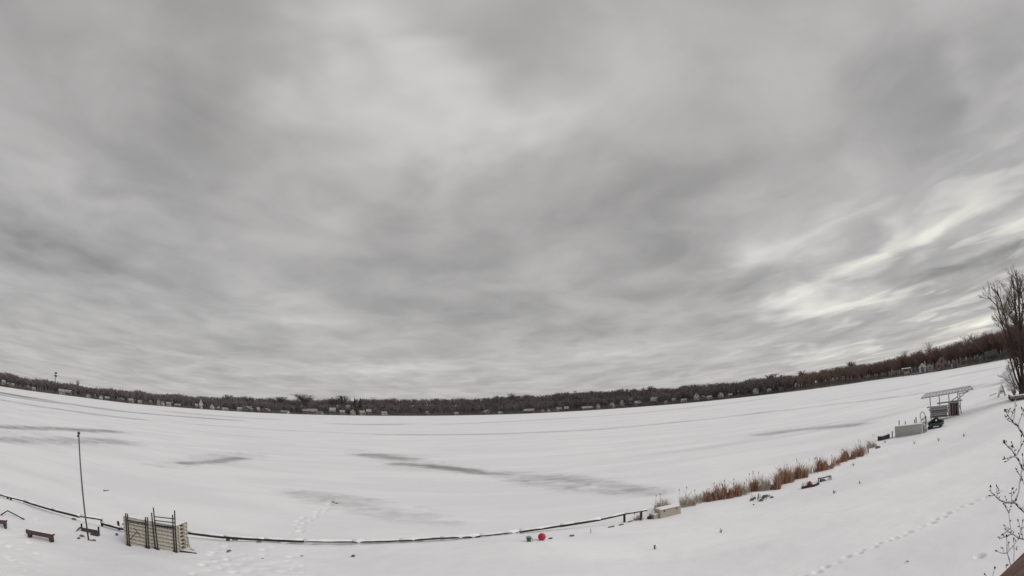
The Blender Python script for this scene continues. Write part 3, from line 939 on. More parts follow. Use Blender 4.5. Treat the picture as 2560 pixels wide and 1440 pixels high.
# white house with the arched window: its own build
az = az_of(2316, 934); R = float(shoreD(az)) + 6; mpp = K * R
p = rp(2316, 934, R); z0 = max(.6, float(far_z(np.array([p.x]), np.array([p.y]))[0])) - .2
root = thing('white_house', (p.x, p.y, z0), 'white house with arched window and two gables on the right shore', 'house', None, -az, world=False)
S = mpp
def gable_block(x0, x1, y0, y1, e, r):
    mb = MB(); xm = (x0 + x1) / 2
    mb.add([(x0, y0, 0), (x1, y0, 0), (x1, y0, e), (xm, y0, r), (x0, y0, e), (x0, y1, 0), (x1, y1, 0), (x1, y1, e), (xm, y1, r), (x0, y1, e)], [(0, 1, 2, 3, 4), (9, 8, 7, 6, 5), (1, 6, 7, 2), (5, 0, 4, 9)])
    return mb
def gable_roof(x0, x1, y0, y1, e, r, ov, th):
    mb = MB(); xm = (x0 + x1) / 2; sl = (r - e) / (xm - x0)
    for s, xe in ((-1, x0 - ov), (1, x1 + ov)):
        a = [(xm, y0, r + .03), (xe, y0, e - sl * ov + .03), (xe, y1, e - sl * ov + .03), (xm, y1, r + .03)]
        b = [(q[0], q[1], q[2] + th) for q in a]
        mb.add(a + b, [(0, 1, 2, 3), (7, 6, 5, 4), (0, 4, 5, 1), (1, 5, 6, 2), (2, 6, 7, 3)])
    return mb
gable_block(-17 * S, 0, -2, 8, 12 * S, 20 * S).build('wall', M['white'], root)
gable_roof(-17 * S, 0, -2.6, 8.4, 12 * S, 20 * S, .5, .35).build('roof', M['cap'], root)
gable_block(0.02, 17 * S, 1, 9, 12 * S, 17 * S).build('wall', M['white'], root)
gable_roof(0.3, 17 * S, .5, 9.4, 12 * S, 17 * S, .3, .35).build('roof', M['roofd'], root)
aw = MB(); pts = [(-11.5 * S, -2.05, 1 * S), (-5.5 * S, -2.05, 1 * S)] + [(-8.5 * S + 3 * S * math.cos(a), -2.05, 10 * S + 3 * S * math.sin(a)) for a in np.linspace(0, math.pi, 9)]
aw.add(pts + [(q[0], -1.9, q[2]) for q in pts], [tuple(range(len(pts)))] + [(i, (i + 1) % len(pts), (i + 1) % len(pts) + len(pts), i + len(pts)) for i in range(len(pts))])
win = aw.build('window', M['glass'], root)
MB().beam((-8.5 * S, -2.1, 1 * S), (-8.5 * S, -2.1, 13 * S), .18, .1, (0, 1, 0)).build('frame', M['white'], win)
MB().box((2 * S, .93, 3 * S), (1.6 * S, .1, 6 * S)).build('door', M['door'], root)
MB().box((10 * S, .93, 8 * S), (3 * S, .1, 4 * S)).build('window', M['glass'], root)
MB().box((-1 * S, 3, 19 * S), (2.5 * S, 1.2, 11 * S)).build('chimney', M['white'], root)
house_az.append((az - .02, az + .02, 6))

r_, *_ = local_house(2343, 2370, 927, 901, 'brownh', 'g', 'brown_house', 'brown gabled house with snowy roof, right of the white one', 'house')
r_, *_ = local_house(2465, 2494, 901, 881, 'darkh', 's', 'grey_house', 'long dark grey house beside the big tree on the right shore', 'house', dark=True)
r_, *_ = local_house(2449, 2457, 907, 893, 'white', 'g', 'lake_shed', 'small white shed just left of the dark grey house', 'shed')
# boat lift with canopy in front of the white house
az = az_of(2265, 943)
R = CAM_H / math.tan(-el_of(2265, 942)); R = min(R, float(shoreD(az)) - 2)
root = thing('boat_lift', rp(2265, 943, R), 'covered boat lift standing on the ice left of the white house', 'boat lift')
for px in (2258, 2274):
    for dr in (0, 3.5):
        a, b = rp(px, 943, R + dr), rp(px, 922, R + dr); a.z = -.05
        MB().tube([a, b], .16, 5).build('post', M['post'], root)
a, b = rp(2254, 922, R + 1.7), rp(2277, 919, R + 1.7)
MB().beam(a, b, 4.6, .5).build('canopy', M['cap'], root)
a, b = rp(2260, 932, R + 1.7), rp(2274, 930, R + 1.7)
MB().beam(a, b, 2.2, 1.4).build('boat_cover', M['cream'], root)
# pale posts / dock stored on shore
for i, px in enumerate((2381, 2388, 2395, 2402)):
    a = rp(px, 921 - i * .8, float(shoreD(az_of(px, 920))) + 3)
    t_ = MB().box((a.x, a.y, a.z + 1.2), (1.0, .5, 3.4), None, .8)
    o = t_.build('stored_dock_section', M['white'] if i % 2 == 0 else M['greyh'])
    tag(o, f'{["leftmost", "second", "third", "rightmost"][i]} of four pale dock sections stood on end right of the brown house', 'dock section', 'dock sections stood along the right shore')

# ------------------------------------------------------------------ near shore: seawall rail
root = thing('seawall_rail', RAIL[0], 'long low dark timber seawall rail capped with snow along the near lake edge', 'seawall')
def lerp_rail(a, b, n):
    return [a.lerp(b, i / n) for i in range(n + 1)]
wob = random.Random(4)
for i in range(len(RAIL) - 1):
    a, b = RAIL[i].copy(), RAIL[i + 1].copy()
    if 5 <= i <= 6: a.z -= .22; b.z -= .22            # the lowered stretch beside the dock stack
    x0 = RAIL_PX[i][0]
    th = (.12 if x0 < 760 or x0 > 1200 else .09) * wob.uniform(.5, .95)
    a.z += wob.uniform(-.02, .02); b.z += wob.uniform(-.02, .02)
    MB().beam(a, b, .16, th).build('rail', M['rail'], root)
    pts = lerp_rail(a, b, max(3, int((b - a).length / .35)))
    cb = MB()
    cb.tube([p + Vector((wob.uniform(-.015, .015), .02, th / 2 + .012 + wob.uniform(-.012, .014))) for p in pts], [wob.uniform(.03, .085) if wob.random() > (.16 if 660 < x0 < 1520 else .04) else wob.uniform(.10, .15) for _ in pts], 7)
    cb.build('snow_cap', M['cap'], root, True)
for px, y0, y1 in ((18, 1242, 1249), (26, 1245, 1252), (253, 1297, 1319), (295, 1303, 1329), (1561, 1284, 1309), (1603, 1277, 1297)):
    q = on_z(px, y0, RAIL_Z); R = rng_of(q) - .12
    a, b = rp(px, y0, R), rp(px + (3 if px < 400 else 0), y1, R - .05)
    b.z = min(b.z, ground(b.x, b.y)) - .1
    MB().tube([b, a], .075, 8).build('post', M['post'], root)
# ------------------------------------------------------------------ dock sections stacked on the left
pL, pR, pB = hit(318, 1361), hit(441, 1379), hit(467, 1375)
ex = (pR - pL); ex.z = 0; LEN = ex.length + .25; ex.normalize(); ey = Vector((-ex.y, ex.x, 0))
rz = math.atan2(ex.y, ex.x)
WID = 1.15
zb = min(pL.z, pR.z)
Rs = rng_of(pR)
top = rp(441, 1312, Rs).z
NS = 8
hs = (top - zb) / NS
STK = Matrix.Rotation(rz, 3, 'Z')
proto = {}
def dock_section_meshes():
    h = hs * .93
    pm = {}
    pm['side_rail'] = MB().box((0, 0, h * .42), (LEN, .05, h * .68)).mesh('side_rail', M['tan_wood'])
    pm['end_rail'] = MB().box((0, 0, h * .42), (.05, WID - .14, h * .5)).mesh('end_rail', M['dark_wood'])
    pm['plank'] = MB().box((0, 0, h * .92), (.125, WID, h * .15)).mesh('plank', M['tan_wood'])
    pm['snow_cap'] = None
    pm['end_block'] = MB().box((0, 0, h * .4), (.12, .1, h * .72)).mesh('end_block', M['tan_wood'])
    return pm
dm = dock_section_meshes()
order = ['bottom', 'second', 'third', 'fourth', 'fifth', 'sixth', 'seventh', 'topmost']
base = pL + ex * (LEN / 2 - .12) + ey * (WID / 2); 
for k in range(NS):
    z = zb - .03 + hs * k
    off = ex * rng.uniform(-.04, .04) + ey * rng.uniform(-.02, .02)
    nm = f'{order[k]} dock section of the weathered timber stack on the left' if k in (0, NS - 1) else f'weathered timber dock section, {order[k]} from the bottom of the left stack'
    root = thing('dock_section', Vector((base.x, base.y, z)) + off, nm, 'dock section', 'dock sections stacked by the lake', rz + rng.uniform(-.006, .006), world=False)
    for s in (-1, 1):
        o = link('side_rail', dm['side_rail'], root); o.location = (0, s * (WID / 2 - .03), 0)
        for e_ in (-.28, .28):
            o = link('end_block', dm['end_block'], root); o.location = (s * (LEN / 2 - .05), e_, 0)
        o = link('end_rail', dm['end_rail'], root); o.location = (s * (LEN / 2 - .14), 0, 0)
    npk = 19
    for i in range(npk):
        o = link('plank', dm['plank'], root); o.location = ((i - (npk - 1) / 2) * LEN / npk, 0, rng.uniform(-.003, .003))
cap = MB(); nx, ny = 24, 8
vs = []
for i in range(nx + 1):
    for j in range(ny + 1):
        u, v = i / nx - .5, j / ny - .5
        edge = min(1, 6 * (.5 - abs(u)), 5 * (.5 - abs(v)))
        vs.append(Vector((u * (LEN - .05), v * (WID - .05), .005 + .05 * max(0, edge) ** .6 + rng.uniform(-.006, .006))))
cap.add(vs, [(i * (ny + 1) + j, (i + 1) * (ny + 1) + j, (i + 1) * (ny + 1) + j + 1, i * (ny + 1) + j + 1) for i in range(nx) for j in range(ny)])
sc_ = cap.build('snow_cover', M['cap'], root, True); sc_.location = (0, 0, hs * .93)


# leg frames leaned against the stack: two plain ones with a cross brace, two ladder frames with rungs
def leg_frame(pxs, label, extra, off, mtl='post'):
    """pxs: for each post ((top px, top y), (bottom px, bottom y)); off: metres in front of the stack face"""
    g0 = hit(*pxs[0][1]); root = thing('dock_leg_frame', g0, label, 'dock frame', 'pipe leg frames standing around the dock stack')
    ends = []
    for (tx, ty), (bx, by) in pxs:
        g = hit(bx, by); R = rng_of(g)
        d = ray(bx, by)
        # point on the stack front plane (moved out by off)
        n = -ey
        pl = pL + n * off
        def onpl(px, py):
            r = ray(px, py); tt = (pl - ORG).dot(n) / r.dot(n); return ORG + r * tt
        a, b = onpl(tx, ty), onpl(bx, by)
        b.z = min(b.z, ground(b.x, b.y)) - .02
        MB().tube([b, a], .032, 8).build('post', M[mtl], root)
        MB().lathe([(.085, 0), (.085, .05), (.05, .09)], b, 10).build('foot', M['dark_wood'], root)
        ends.append((a, b, onpl))
    for kind, (p, q) in extra:
        f = ends[0][2]
        a, b = f(*p), f(*q)
        MB().tube([a, b], .024 if kind == 'rung' else .016, 6).build(kind, M['post'], root)
    return root


leg_frame([((314, 1283), (319, 1360)), ((363.5, 1293), (366, 1367))], 'dark pipe leg frame at the far left of the dock stack', [('rung', ((315, 1300), (364.5, 1308)))], .10)
leg_frame([((318.5, 1284), (324, 1361)), ((368.5, 1293), (371.5, 1367))], 'dark pipe leg frame with crossed braces on the left of the dock stack', [('brace', ((326, 1348), (343, 1329))), ('brace', ((336, 1320), (353, 1343))), ('rung', ((319, 1304), (369, 1313)))], .20)
leg_frame([((379, 1282), (388, 1369)), ((431.5, 1287), (436, 1376))], 'shorter ladder frame of dark pipe on the right of the dock stack', [('rung', ((388, 1312), (432, 1318)))], .10)
leg_frame([((383.3, 1269), (395, 1371)), ((436.5, 1276.5), (441.5, 1378))], 'tallest dark pipe ladder frame with two rungs above the dock stack', [('rung', ((385.5, 1291.5), (437, 1297))), ('rung', ((386.5, 1301), (438, 1307))), ('rung', ((388, 1314), (439, 1321)))], .2)
# ramp board at the left end, curved strap at the right end
a = pL + ey * 1.0 + Vector((0, 0, .95)); 
o = MB().beam(a - ex * .75 + Vector((0, 0, -.22)), a - ex * .05, .5, .09).build('loose_plank', M['grey_wood'])
tag(o, 'short grey plank jutting left from the dock stack towards the rail', 'plank')
a = pB + ex * .14
o = MB().tube([a + Vector((0, 0, .62)), a + ex * .03 + Vector((0, 0, .3)), a + ex * .08 + Vector((0, 0, .12)), a + ex * .3 + Vector((0, 0, .03))], .035, 6).build('curved_strap', M['galv'], None, True)
tag(o, 'curved pale metal strip hanging at the right end of the dock stack', 'metal strip')
a = pR + ex * .1
o = MB().beam(a + ex * .1 + Vector((0, 0, .04)), a + ex * .95 + Vector((0, 0, .02)) + ey * .1, .16, .07).build('shadow_strip', M['dark_wood'])  # solid dark strip standing in for the shadow and trench beside the stack
tag(o, 'dark strip modelled as the shadow and trench at the right foot of the dock stack', 'plank')

# ------------------------------------------------------------------ pole, low frame, benches
b = hit(222, 1351); R = rng_of(b); t = rp(197, 1086, R + .2)
root = thing('leaning_pole', b, 'tall thin dark metal pole leaning left by the lake edge', 'pole')
MB().tube([b - Vector((0, 0, .2)), b.lerp(t, .5), t], [.045, .042, .036], 10).build('shaft', M['pole'], root, True)
MB().lathe([(.03, -.02), (.075, .02), (.085, .07), (.06, .12), (.01, .14)], t, 12).build('finial', M['pole'], root, True)
p = rp(195.5, 1090, R + .2)
MB().box(p, (.12, .06, .1)).build('pulley', M['post'], root)
MB().tube([b + Vector((.06, -.06, .9)), b.lerp(t, .5) + Vector((.08, -.08, 0)), t + Vector((.06, -.06, 0))], .008, 5).build('halyard', M['lidgrey'], root)

g1, g2 = hit(205, 1325), hit(247, 1336)
root = thing('buried_dock_frame', g1, 'low dark dock frame half buried in snow at the foot of the pole', 'dock frame')
for px, y0, y1 in ((203.5, 1309, 1325), (246, 1317, 1336)):
    g = hit(px + 1, y1); a = rp(px, y0, rng_of(g))
    MB().tube([g - Vector((0, 0, .15)), a], .055, 8).build('post', M['post'], root)
a, b2 = hit(190, 1329), hit(243, 1334)
MB().beam(hit(205, 1327) + Vector((0, 0, .10)), b2 + Vector((0, 0, .1)), .2, .12).build('beam', M['dark_wood'], root)
MB().tube([a + Vector((0, 0, .01)), hit(200, 1326) + Vector((0, 0, .14)), hit(206, 1326) + Vector((0, 0, .16))], [.02, .04, .045], 6).build('bent_bar', M['post'], root)
q = hit(238, 1337)
MB().box(q + Vector((0, 0, .06)), (.5, .3, .14), Matrix.Rotation(.4, 3, 'Z'), .7).build('end_plate', M['dark_wood'], root)


def bench(x0, y0, x1, y1, label, seat_h=.42):
    a, b = hit(x0, y0), hit(x1, y1)
    d = b - a; d.z = 0; L_ = d.length; rz_ = math.atan2(d.y, d.x)
    c = (a + b) / 2
    root = thing('bench', (c.x, c.y, min(a.z, b.z) - .05), label, 'bench', 'plank benches on the snowy lawn', rz_, world=False)
    tilt = Matrix.Rotation(-.12, 3, 'X')
    MB().box((0, 0, seat_h), (L_, .36, .07), tilt).build('seat', M['bench'], root)
    MB().box((0, -.16, seat_h - .07), (L_ * .985, .045, .13)).build('apron', M['bench'], root)
    for s in (-1, 1):
        lg = MB()
        lg.add([(s * (L_ / 2 - .28), -.13, seat_h - .04), (s * (L_ / 2 - .06), -.13, seat_h - .04), (s * (L_ / 2 - .06), -.13, 0), (s * (L_ / 2 - .17), -.13, 0),
                (s * (L_ / 2 - .28), .13, seat_h - .04), (s * (L_ / 2 - .06), .13, seat_h - .04), (s * (L_ / 2 - .06), .13, 0), (s * (L_ / 2 - .17), .13, 0)],
               [(0, 1, 2, 3), (7, 6, 5, 4), (0, 4, 5, 1), (1, 5, 6, 2), (2, 6, 7, 3), (3, 7, 4, 0)])
        lg.build('leg', M['dark_wood'], root)
    sc = MB(); n = 14; vs = []
    for i in range(n + 1):
        for j in range(4):
            vs.append(Vector(((i / n - .5) * (L_ - .04), (j / 3 - .5) * .33 + .01, seat_h + .037 + (.02 if 0 < j < 3 and 0 < i < n else -.002) + rng.uniform(0, .006) - .12 * ((j / 3 - .5) * .33) * -1)))
    sc.add(vs, [(i * 4 + j, (i + 1) * 4 + j, (i + 1) * 4 + j + 1, i * 4 + j + 1) for i in range(n) for j in range(3)])
    sc.build('snow_cover', M['cap'], root, True)
    return root


bench(70, 1343, 136, 1357, 'dark red plank bench standing whole on the snow left of the pole')
bench(-46, 1310, 20, 1321, 'dark red plank bench cut by the left picture edge')
g = [hit(2, 1290), hit(20, 1287), hit(61, 1299)]
o = MB().tube([g[0] + Vector((0, 0, .05)), g[1] + Vector((0, 0, .22)), g[2] + Vector((0, 0, .01))], .035, 7).build('bent_pipe', M['post'])
tag(o, 'thin bent dark pipe lying on the snow behind the left benches', 'pipe')

# ------------------------------------------------------------------ ball, bucket, storage box
g = hit(1355, 1350); R = rng_of(g); rad = 9.8 * K * R
root = thing('red_ball', g, 'large red ball sitting in the snow', 'ball')
prof = [(max(.002, rad * math.sin(a)), rad * .86 - rad * math.cos(a)) for a in np.linspace(0.02, math.pi - .02, 18)]
MB().lathe(prof, g, 28).build('shell', M['ball'], root, True)
MB().lathe([(.03, -.02), (.035, .015), (.012, .02)], g + Vector((rad * .5, -rad * .8, rad * 1.1)), 10).build('valve', M['ball'], root)
g = hit(1323, 1353); R = rng_of(g); s = K * R
root = thing('green_bucket', g, 'small green bucket with grey lid and prop stick beside the red ball', 'bucket')
tl = Matrix.Rotation(-.10, 3, 'Y')
MB().lathe([(5.2 * s, -.06), (5.5 * s, 2 * s), (6.2 * s, 10.5 * s), (6.5 * s, 10.6 * s), (6.5 * s, 11.2 * s), (5.9 * s, 11.2 * s)], g, 20, rot=tl).build('body', M['green'], root, True)
MB().lathe([(6.6 * s, 11.2 * s), (6.6 * s, 12.2 * s), (5.6 * s, 12.9 * s), (.5 * s, 13.2 * s)], g, 20, rot=tl).build('lid', M['lidgrey'], root, True)
a = hit(1335, 1352); b = rp(1329, 1344, rng_of(a))
MB().tube([a - Vector((0, 0, .05)), b], .03, 6).build('stick', M['galv'], root)
g = hit(1372, 1347)
tag(MB().beam(g + Vector((0, 0, .02)), hit(1376, 1346) + Vector((.1, 0, .02)), .07, .05).build('wood_chip', M['dark_wood']), 'dark wood scrap in the snow just right of the red ball', 'wood scrap')
# dark bits of an old edging showing through the snow
for i, (x0, y0, x1, y1, lab) in enumerate(((1425, 1340, 1435, 1339, 'short dark edging scrap in the snow nearest the ball'), (1522, 1319, 1535, 1316, 'longest dark edging scrap in the snow left of the rail end post'),
                                           (1549, 1313, 1558, 1311, 'dark edging scrap at the foot of the rail end post'), (1571, 1306, 1580, 1303, 'dark edging scrap right of the rail end post'))):
    a, b = hit(x0, y0), hit(x1, y1)
    tag(MB().beam(a + Vector((0, 0, .015)), b + Vector((0, 0, .02)), .10, .06).build('edging_scrap', M['stone']), lab, 'edging')
g = hit(1477, 1332); t = rp(1477, 1322, rng_of(g))
tag(MB().tube([g - Vector((0, 0, .1)), t], .02, 6).build('marker_stake', M['lidgrey']), 'thin grey stake upright in the snow right of the red ball', 'stake')

a, b = hit(1651, 1296), hit(1702, 1284)
d = b - a; d.z = 0; L_ = d.length; rz_ = math.atan2(d.y, d.x); hh = 21 * K * rng_of(a)
root = thing('storage_box', (a + b) / 2 - Vector((0, 0, .05)), 'long beige storage box with snowy lid at the end of the reeds', 'storage box', None, rz_, world=False)
MB().box((0, .32, hh / 2), (L_, .64, hh)).build('body', M['box'], root)
MB().box((0, .32, hh + .035), (L_ + .08, .72, .06)).build('lid', M['box'], root)
MB().box((0, .34, hh + .09), (L_ - .05, .6, .05), None, .9).build('snow_cap', M['cap'], root)
for x in (-.3, .3): MB().box((x * L_, -.012, hh - .05), (.09, .03, .1)).build('latch', M['dark_wood'], root)
a = hit(1636, 1296)
root = thing('step_block', a, 'low pinkish step block snug against the left end of the storage box', 'step')
MB().box(a + Vector((.2, .2, .1)), (.75, .6, .3), Matrix.Rotation(rz_, 3, 'Z')).build('block', M['box'], root)
MB().box(a + Vector((.2, .2, .28)), (.7, .55, .06), Matrix.Rotation(rz_, 3, 'Z'), .9).build('snow_cap', M['cap'], root)
MB().box(a + Vector((-.3, .1, .06)), (.22, .25, .2), Matrix.Rotation(.4, 3, 'Z'), .7).build('corner_stone', M['dark_wood'], root)

# ------------------------------------------------------------------ reeds
REEDS = [(1640, 1662, 1283, 1254, 'g'), (1658, 1680, 1280, 1246, 'g'), (1702, 1718, 1270, 1234, 'g'), (1716, 1738, 1267, 1236, 'g'), (1740, 1758, 1260, 1240, 'p'), (1758, 1776, 1255, 1230, 'r'), (1774, 1794, 1252, 1222, 'r'),
         (1790, 1812, 1250, 1216, 'r'), (1808, 1832, 1247, 1213, 'r'), (1828, 1852, 1243, 1215, 'r'), (1850, 1872, 1238, 1214, 'p'), (1872, 1892, 1230, 1196, 'r'), (1898, 1922, 1228, 1190, 'g'), (1928, 1950, 1224, 1187, 'r'),
         (1950, 1968, 1211, 1172, 'r'), (1964, 1984, 1208, 1178, 'r'), (1981, 2002, 1199, 1166, 'r'), (2000, 2018, 1196, 1170, 'r'), (2015, 2042, 1186, 1160, 'p'), (2040, 2062, 1179, 1150, 'r'), (2060, 2082, 1175, 1155, 'r'),
         (2080, 2100, 1166, 1146, 'p'), (2094, 2118, 1157, 1135, 'r'), (2112, 2136, 1151, 1125, 'r'), (2130, 2156, 1144, 1112, 'r'), (2150, 2170, 1138, 1111, 'p'), (2170, 2190, 1120, 1098, 'g'), (1585, 1602, 1302, 1286, 'r')]
ORD = ['first', 'second', 'third', 'fourth', 'fifth', 'sixth', 'seventh', 'eighth', 'ninth', 'tenth', 'eleventh', 'twelfth', 'thirteenth', 'fourteenth', 'fifteenth', 'sixteenth', 'seventeenth']
RN = {}
RL = {'r': 'rusty red reed clump', 'g': 'pale grey reed clump', 'p': 'thin sparse reed clump'}
RG = {'r': 'rusty reed clumps', 'g': 'grey reed clumps', 'p': 'sparse reed clumps'}
for x0, x1, by, ty, kd in REEDS:
    pxm = (x0 + x1) / 2
    g = hit(pxm, by); R = rng_of(g); s = K * R
    wd = (x1 - x0) * s; h = (rp(pxm, ty, R).z - g.z) * 1.28
    h = max(h, .4)
    az = math.atan2(g.x, g.y); rx, ry = math.cos(az), -math.sin(az); fx, fy = math.sin(az), math.cos(az)
    n = int({'r': 620, 'g': 360, 'p': 140}[kd] * nrg.uniform(.6, 1.1))
    RN[kd] = RN.get(kd, 0) + 1
    lab = 'small rusty reed tuft behind the end post of the seawall rail' if x0 == 1585 else f'{ORD[RN[kd] - 1]} {RL[kd]} along the lake edge, counting from the storage box'
    root = thing('reed_clump', g, lab, 'reeds', None if x0 == 1585 else RG[kd])
    bl = MB(); pb_ = MB(); pk = [(nrg.uniform(-.5, .5), nrg.uniform(.35, 1.15)) for _ in range(3)]
    for i in range(n):
        u = nrg.uniform(-.62, .62); v = nrg.uniform(0, 1.6)
        hx = max(q * math.exp(-((u - c_) / .22) ** 2) for c_, q in pk) * .85 + .2
        hx = h * hx * nrg.uniform(.3, 1.1)
        if kd == 'p': hx = h * nrg.uniform(.2, 1.1)
        bx, by_ = g.x + rx * u * wd + fx * v, g.y + ry * u * wd + fy * v
        bz = ground(bx, by_) - .05
        lean = nrg.normal(0, .22, 2)
        w = nrg.uniform(.008, .017)
        a = nrg.uniform(0, math.pi); cx, cy = math.cos(a) * w, math.sin(a) * w
        mxp, myp = bx + lean[0] * hx * .5, by_ + lean[1] * hx * .5
        tx, ty_ = bx + lean[0] * hx * 1.4, by_ + lean[1] * hx * 1.4
        (pb_ if nrg.random() < .28 else bl).add([(bx - cx, by_ - cy, bz), (bx + cx, by_ + cy, bz), (mxp + cx, myp + cy, bz + hx * .6), (mxp - cx, myp - cy, bz + hx * .6), (tx, ty_, bz + hx)], [(0, 1, 2, 3), (3, 2, 4)])
        if i in (7, 40, 75) and nrg.random() < .45:
            hz_ = bz + h * nrg.uniform(.85, 1.15)
            pb_.tube([(bx, by_, bz), (bx + lean[0] * .3, by_ + lean[1] * .3, hz_)], .007, 4)
            MB().tube([(bx + lean[0] * .3, by_ + lean[1] * .3, hz_ - .09), (bx + lean[0] * .3, by_ + lean[1] * .3, hz_), (bx + lean[0] * .33, by_ + lean[1] * .3, hz_ + .07)], [.016, .026, .012], 6).build('seed_head', M['head'], root)
    tag(bl.build('blades', M['reed'] if kd == 'r' else M['reedg'] if kd == 'g' else (M['reed'] if nrg.random() < .4 else M['reedg']), root), kind='stuff')
    tag(pb_.build('pale_blades', M['reedp'], root), kind='stuff')

# red-domed planter and low table beside the reeds
g = hit(2022, 1221); R = rng_of(g); s = K * R
a, b = hit(2004, 1222), hit(2047, 1211)
root = thing('low_planter', g, 'low dark curved planter trough holding dry stalks beside the reeds', 'planter')
mid = a.lerp(b, .55) - Vector((0, .35, 0)); mid.z = ground(mid.x, mid.y)
m_ = MB()
pts = [a, a.lerp(mid, .6), mid, mid.lerp(b, .5) + Vector((0, -.05, 0)), b]
for p, q in zip(pts[:-1], pts[1:]): m_.beam(p + Vector((0, 0, .06)), q + Vector((0, 0, .06)), .12, .2)
m_.build('trough', M['dark_wood'], root)
st = MB()
for i in range(26):
    q = a.lerp(mid, nrg.uniform(0, .7)) + Vector((nrg.uniform(-.1, .1), nrg.uniform(0, .3), 0))
    st.tube([q, q + Vector((nrg.normal(0, .1), nrg.normal(0, .1), nrg.uniform(.2, .55)))], .008, 4)
st.build('stalks', M['reedg'], root)
g2 = hit(2024, 1217)
root = thing('red_dome', g2, 'dark red dome-shaped cover sitting in the planter trough by the reeds', 'cover')
rd = 8.5 * s
MB().lathe([(rd * 1.02, -.05), (rd, rd * .45), (rd * .86, rd * .95), (rd * .6, rd * 1.35), (rd * .25, rd * 1.6), (.01, rd * 1.66)], g2, 18).build('cover', M['dome'], root, True)
MB().lathe([(rd * 1.1, .0), (rd * 1.12, .07), (rd * 1.0, .08)], g2, 18).build('rim', M['dark_wood'], root)
a, b = hit(2049, 1204), hit(2074, 1198)
root = thing('low_table', (a + b) / 2, 'low dark rustic bench with snow beside the end of the planter', 'bench')
ta, tb = rp(2048, 1196, rng_of(a)), rp(2075, 1189, rng_of(b))
MB().beam(ta, tb, .38, .07).build('top', M['dark_wood'], root)
MB().beam(ta + Vector((0, 0, .06)), tb + Vector((0, 0, .06)), .33, .05).build('snow_cap', M['cap'], root)
for p, q in ((ta, a), (tb, b)):
    for dy in (-.12, .12):
        pp, qq = p + Vector((0, dy, 0)), Vector((p.x, p.y + dy, ground(p.x, p.y) - .05))
        MB().tube([qq, pp], .04, 6).build('leg', M['dark_wood'], root)
MB().box(hit(2057, 1203) + Vector((0, 0, .07)), (.45, .25, .18), None, .6).build('stone_foot', M['stone'], root)

# debris of stems and stones in front of the reeds
root = thing('fallen_stalks', hit(1900, 1249), 'tangle of broken stalks and stones poking from the snow before the reeds', 'stalks')
q = MB(); st = MB()
for px, py, r in ((1880, 1250, .16), (1886, 1246, .12), (1903, 1252, .15), (1911, 1243, .2), (1917, 1241, .16), (1930, 1244, .12), (1908, 1247, .12), (1884, 1262, .07)):
    g = hit(px, py); q.lathe([(r, -.05), (r * .95, r * .3), (r * .5, r * .75), (.02, r * .85)], g, 8, rot=Matrix.Rotation(rng.uniform(0, 3), 3, 'Z'))
for i in range(34):
    g = hit(1876 + 55 * rng.random(), 1240 + 14 * rng.random()); st.tube([g, g + Vector((rng.uniform(-.15, .15), rng.uniform(-.1, .1), rng.uniform(.1, .35)))], .012, 4)
q.build('stones', M['stone'], root); st.build('stems', M['dark_wood'], root)

# scattered dark tufts, stones and leaves in the snow
BITS = [(573, 1379, .16, 'stone', 'dark angular stone in the trampled snow right of the dock stack'), (570, 1350, .12, 'stone', 'dark stone by the seawall rail, nearest the dock stack'), (588, 1351, .2, 'stone', 'pair of dark stones against the rail where the tracks begin'),
        (648, 1356, .15, 'stone', 'dark stone below the rail between the two track patches'), (690, 1352, .2, 'stone', 'dark stone at the rail where the footprints cross'), (883, 1391, .14, 'stone', 'lone dark lump in the smooth snow below the rail centre'),
        (656, 1398, .08, 'leaf', 'tiny dark leaf among the trampled tracks'), (755, 1391, .1, 'leaf', 'faint leaf right of the trampled tracks'), (185, 1300, .2, 'stone', 'dark flat stone left of the pole'), (205, 1341, .16, 'stone', 'upper dark stone left of the pole foot'),
        (197, 1347, .14, 'stone', 'lower dark stone left of the pole foot'), (228, 1352, .1, 'stone', 'small stone touching the pole foot'), (235, 1352, .13, 'stone', 'small stone right of the pole foot'), (292, 1337, .14, 'stone', 'flat stone left of the dock stack'),
        (1636, 1374, .11, 'tuft', 'weed tuft alone in the snow below the storage box'), (1803, 1332, .1, 'tuft', 'dark weed tuft in the snow below the rusty reeds'), (2085, 1234, .1, 'tuft', 'weed tuft in the snow below the low bench'), (2133, 1165, .14, 'tuft', 'weed tuft in the snow nearest the reed row end'),
        (2286, 1111, .16, 'tuft', 'weed tuft in the snow below the pale panel'), (2346, 1103, .16, 'tuft', 'weed tuft in the snow below the watercraft'), (2411, 1092, .16, 'tuft', 'weed tuft in the snow below the lift canopy'), (2150, 1210, .09, 'tuft', 'faint weed tuft on the open right slope'), (2268, 1405, .08, 'leaf', 'small dark leaf beside the line of paw tracks'),
        (2213, 1107, .13, 'tuft', 'weed tuft beside the dark box, upper'), (2170, 1132, .14, 'tuft', 'weed tuft at the right end of the rusty reeds'), (262, 1227, .3, 'twig', 'small forked twig lying on the ice behind the pole'),
        (833, 1256, .16, 'stone', 'left dark lump at the far end of the footprints on the ice'), (841, 1259, .14, 'stone', 'right dark lump at the far end of the footprints on the ice')]
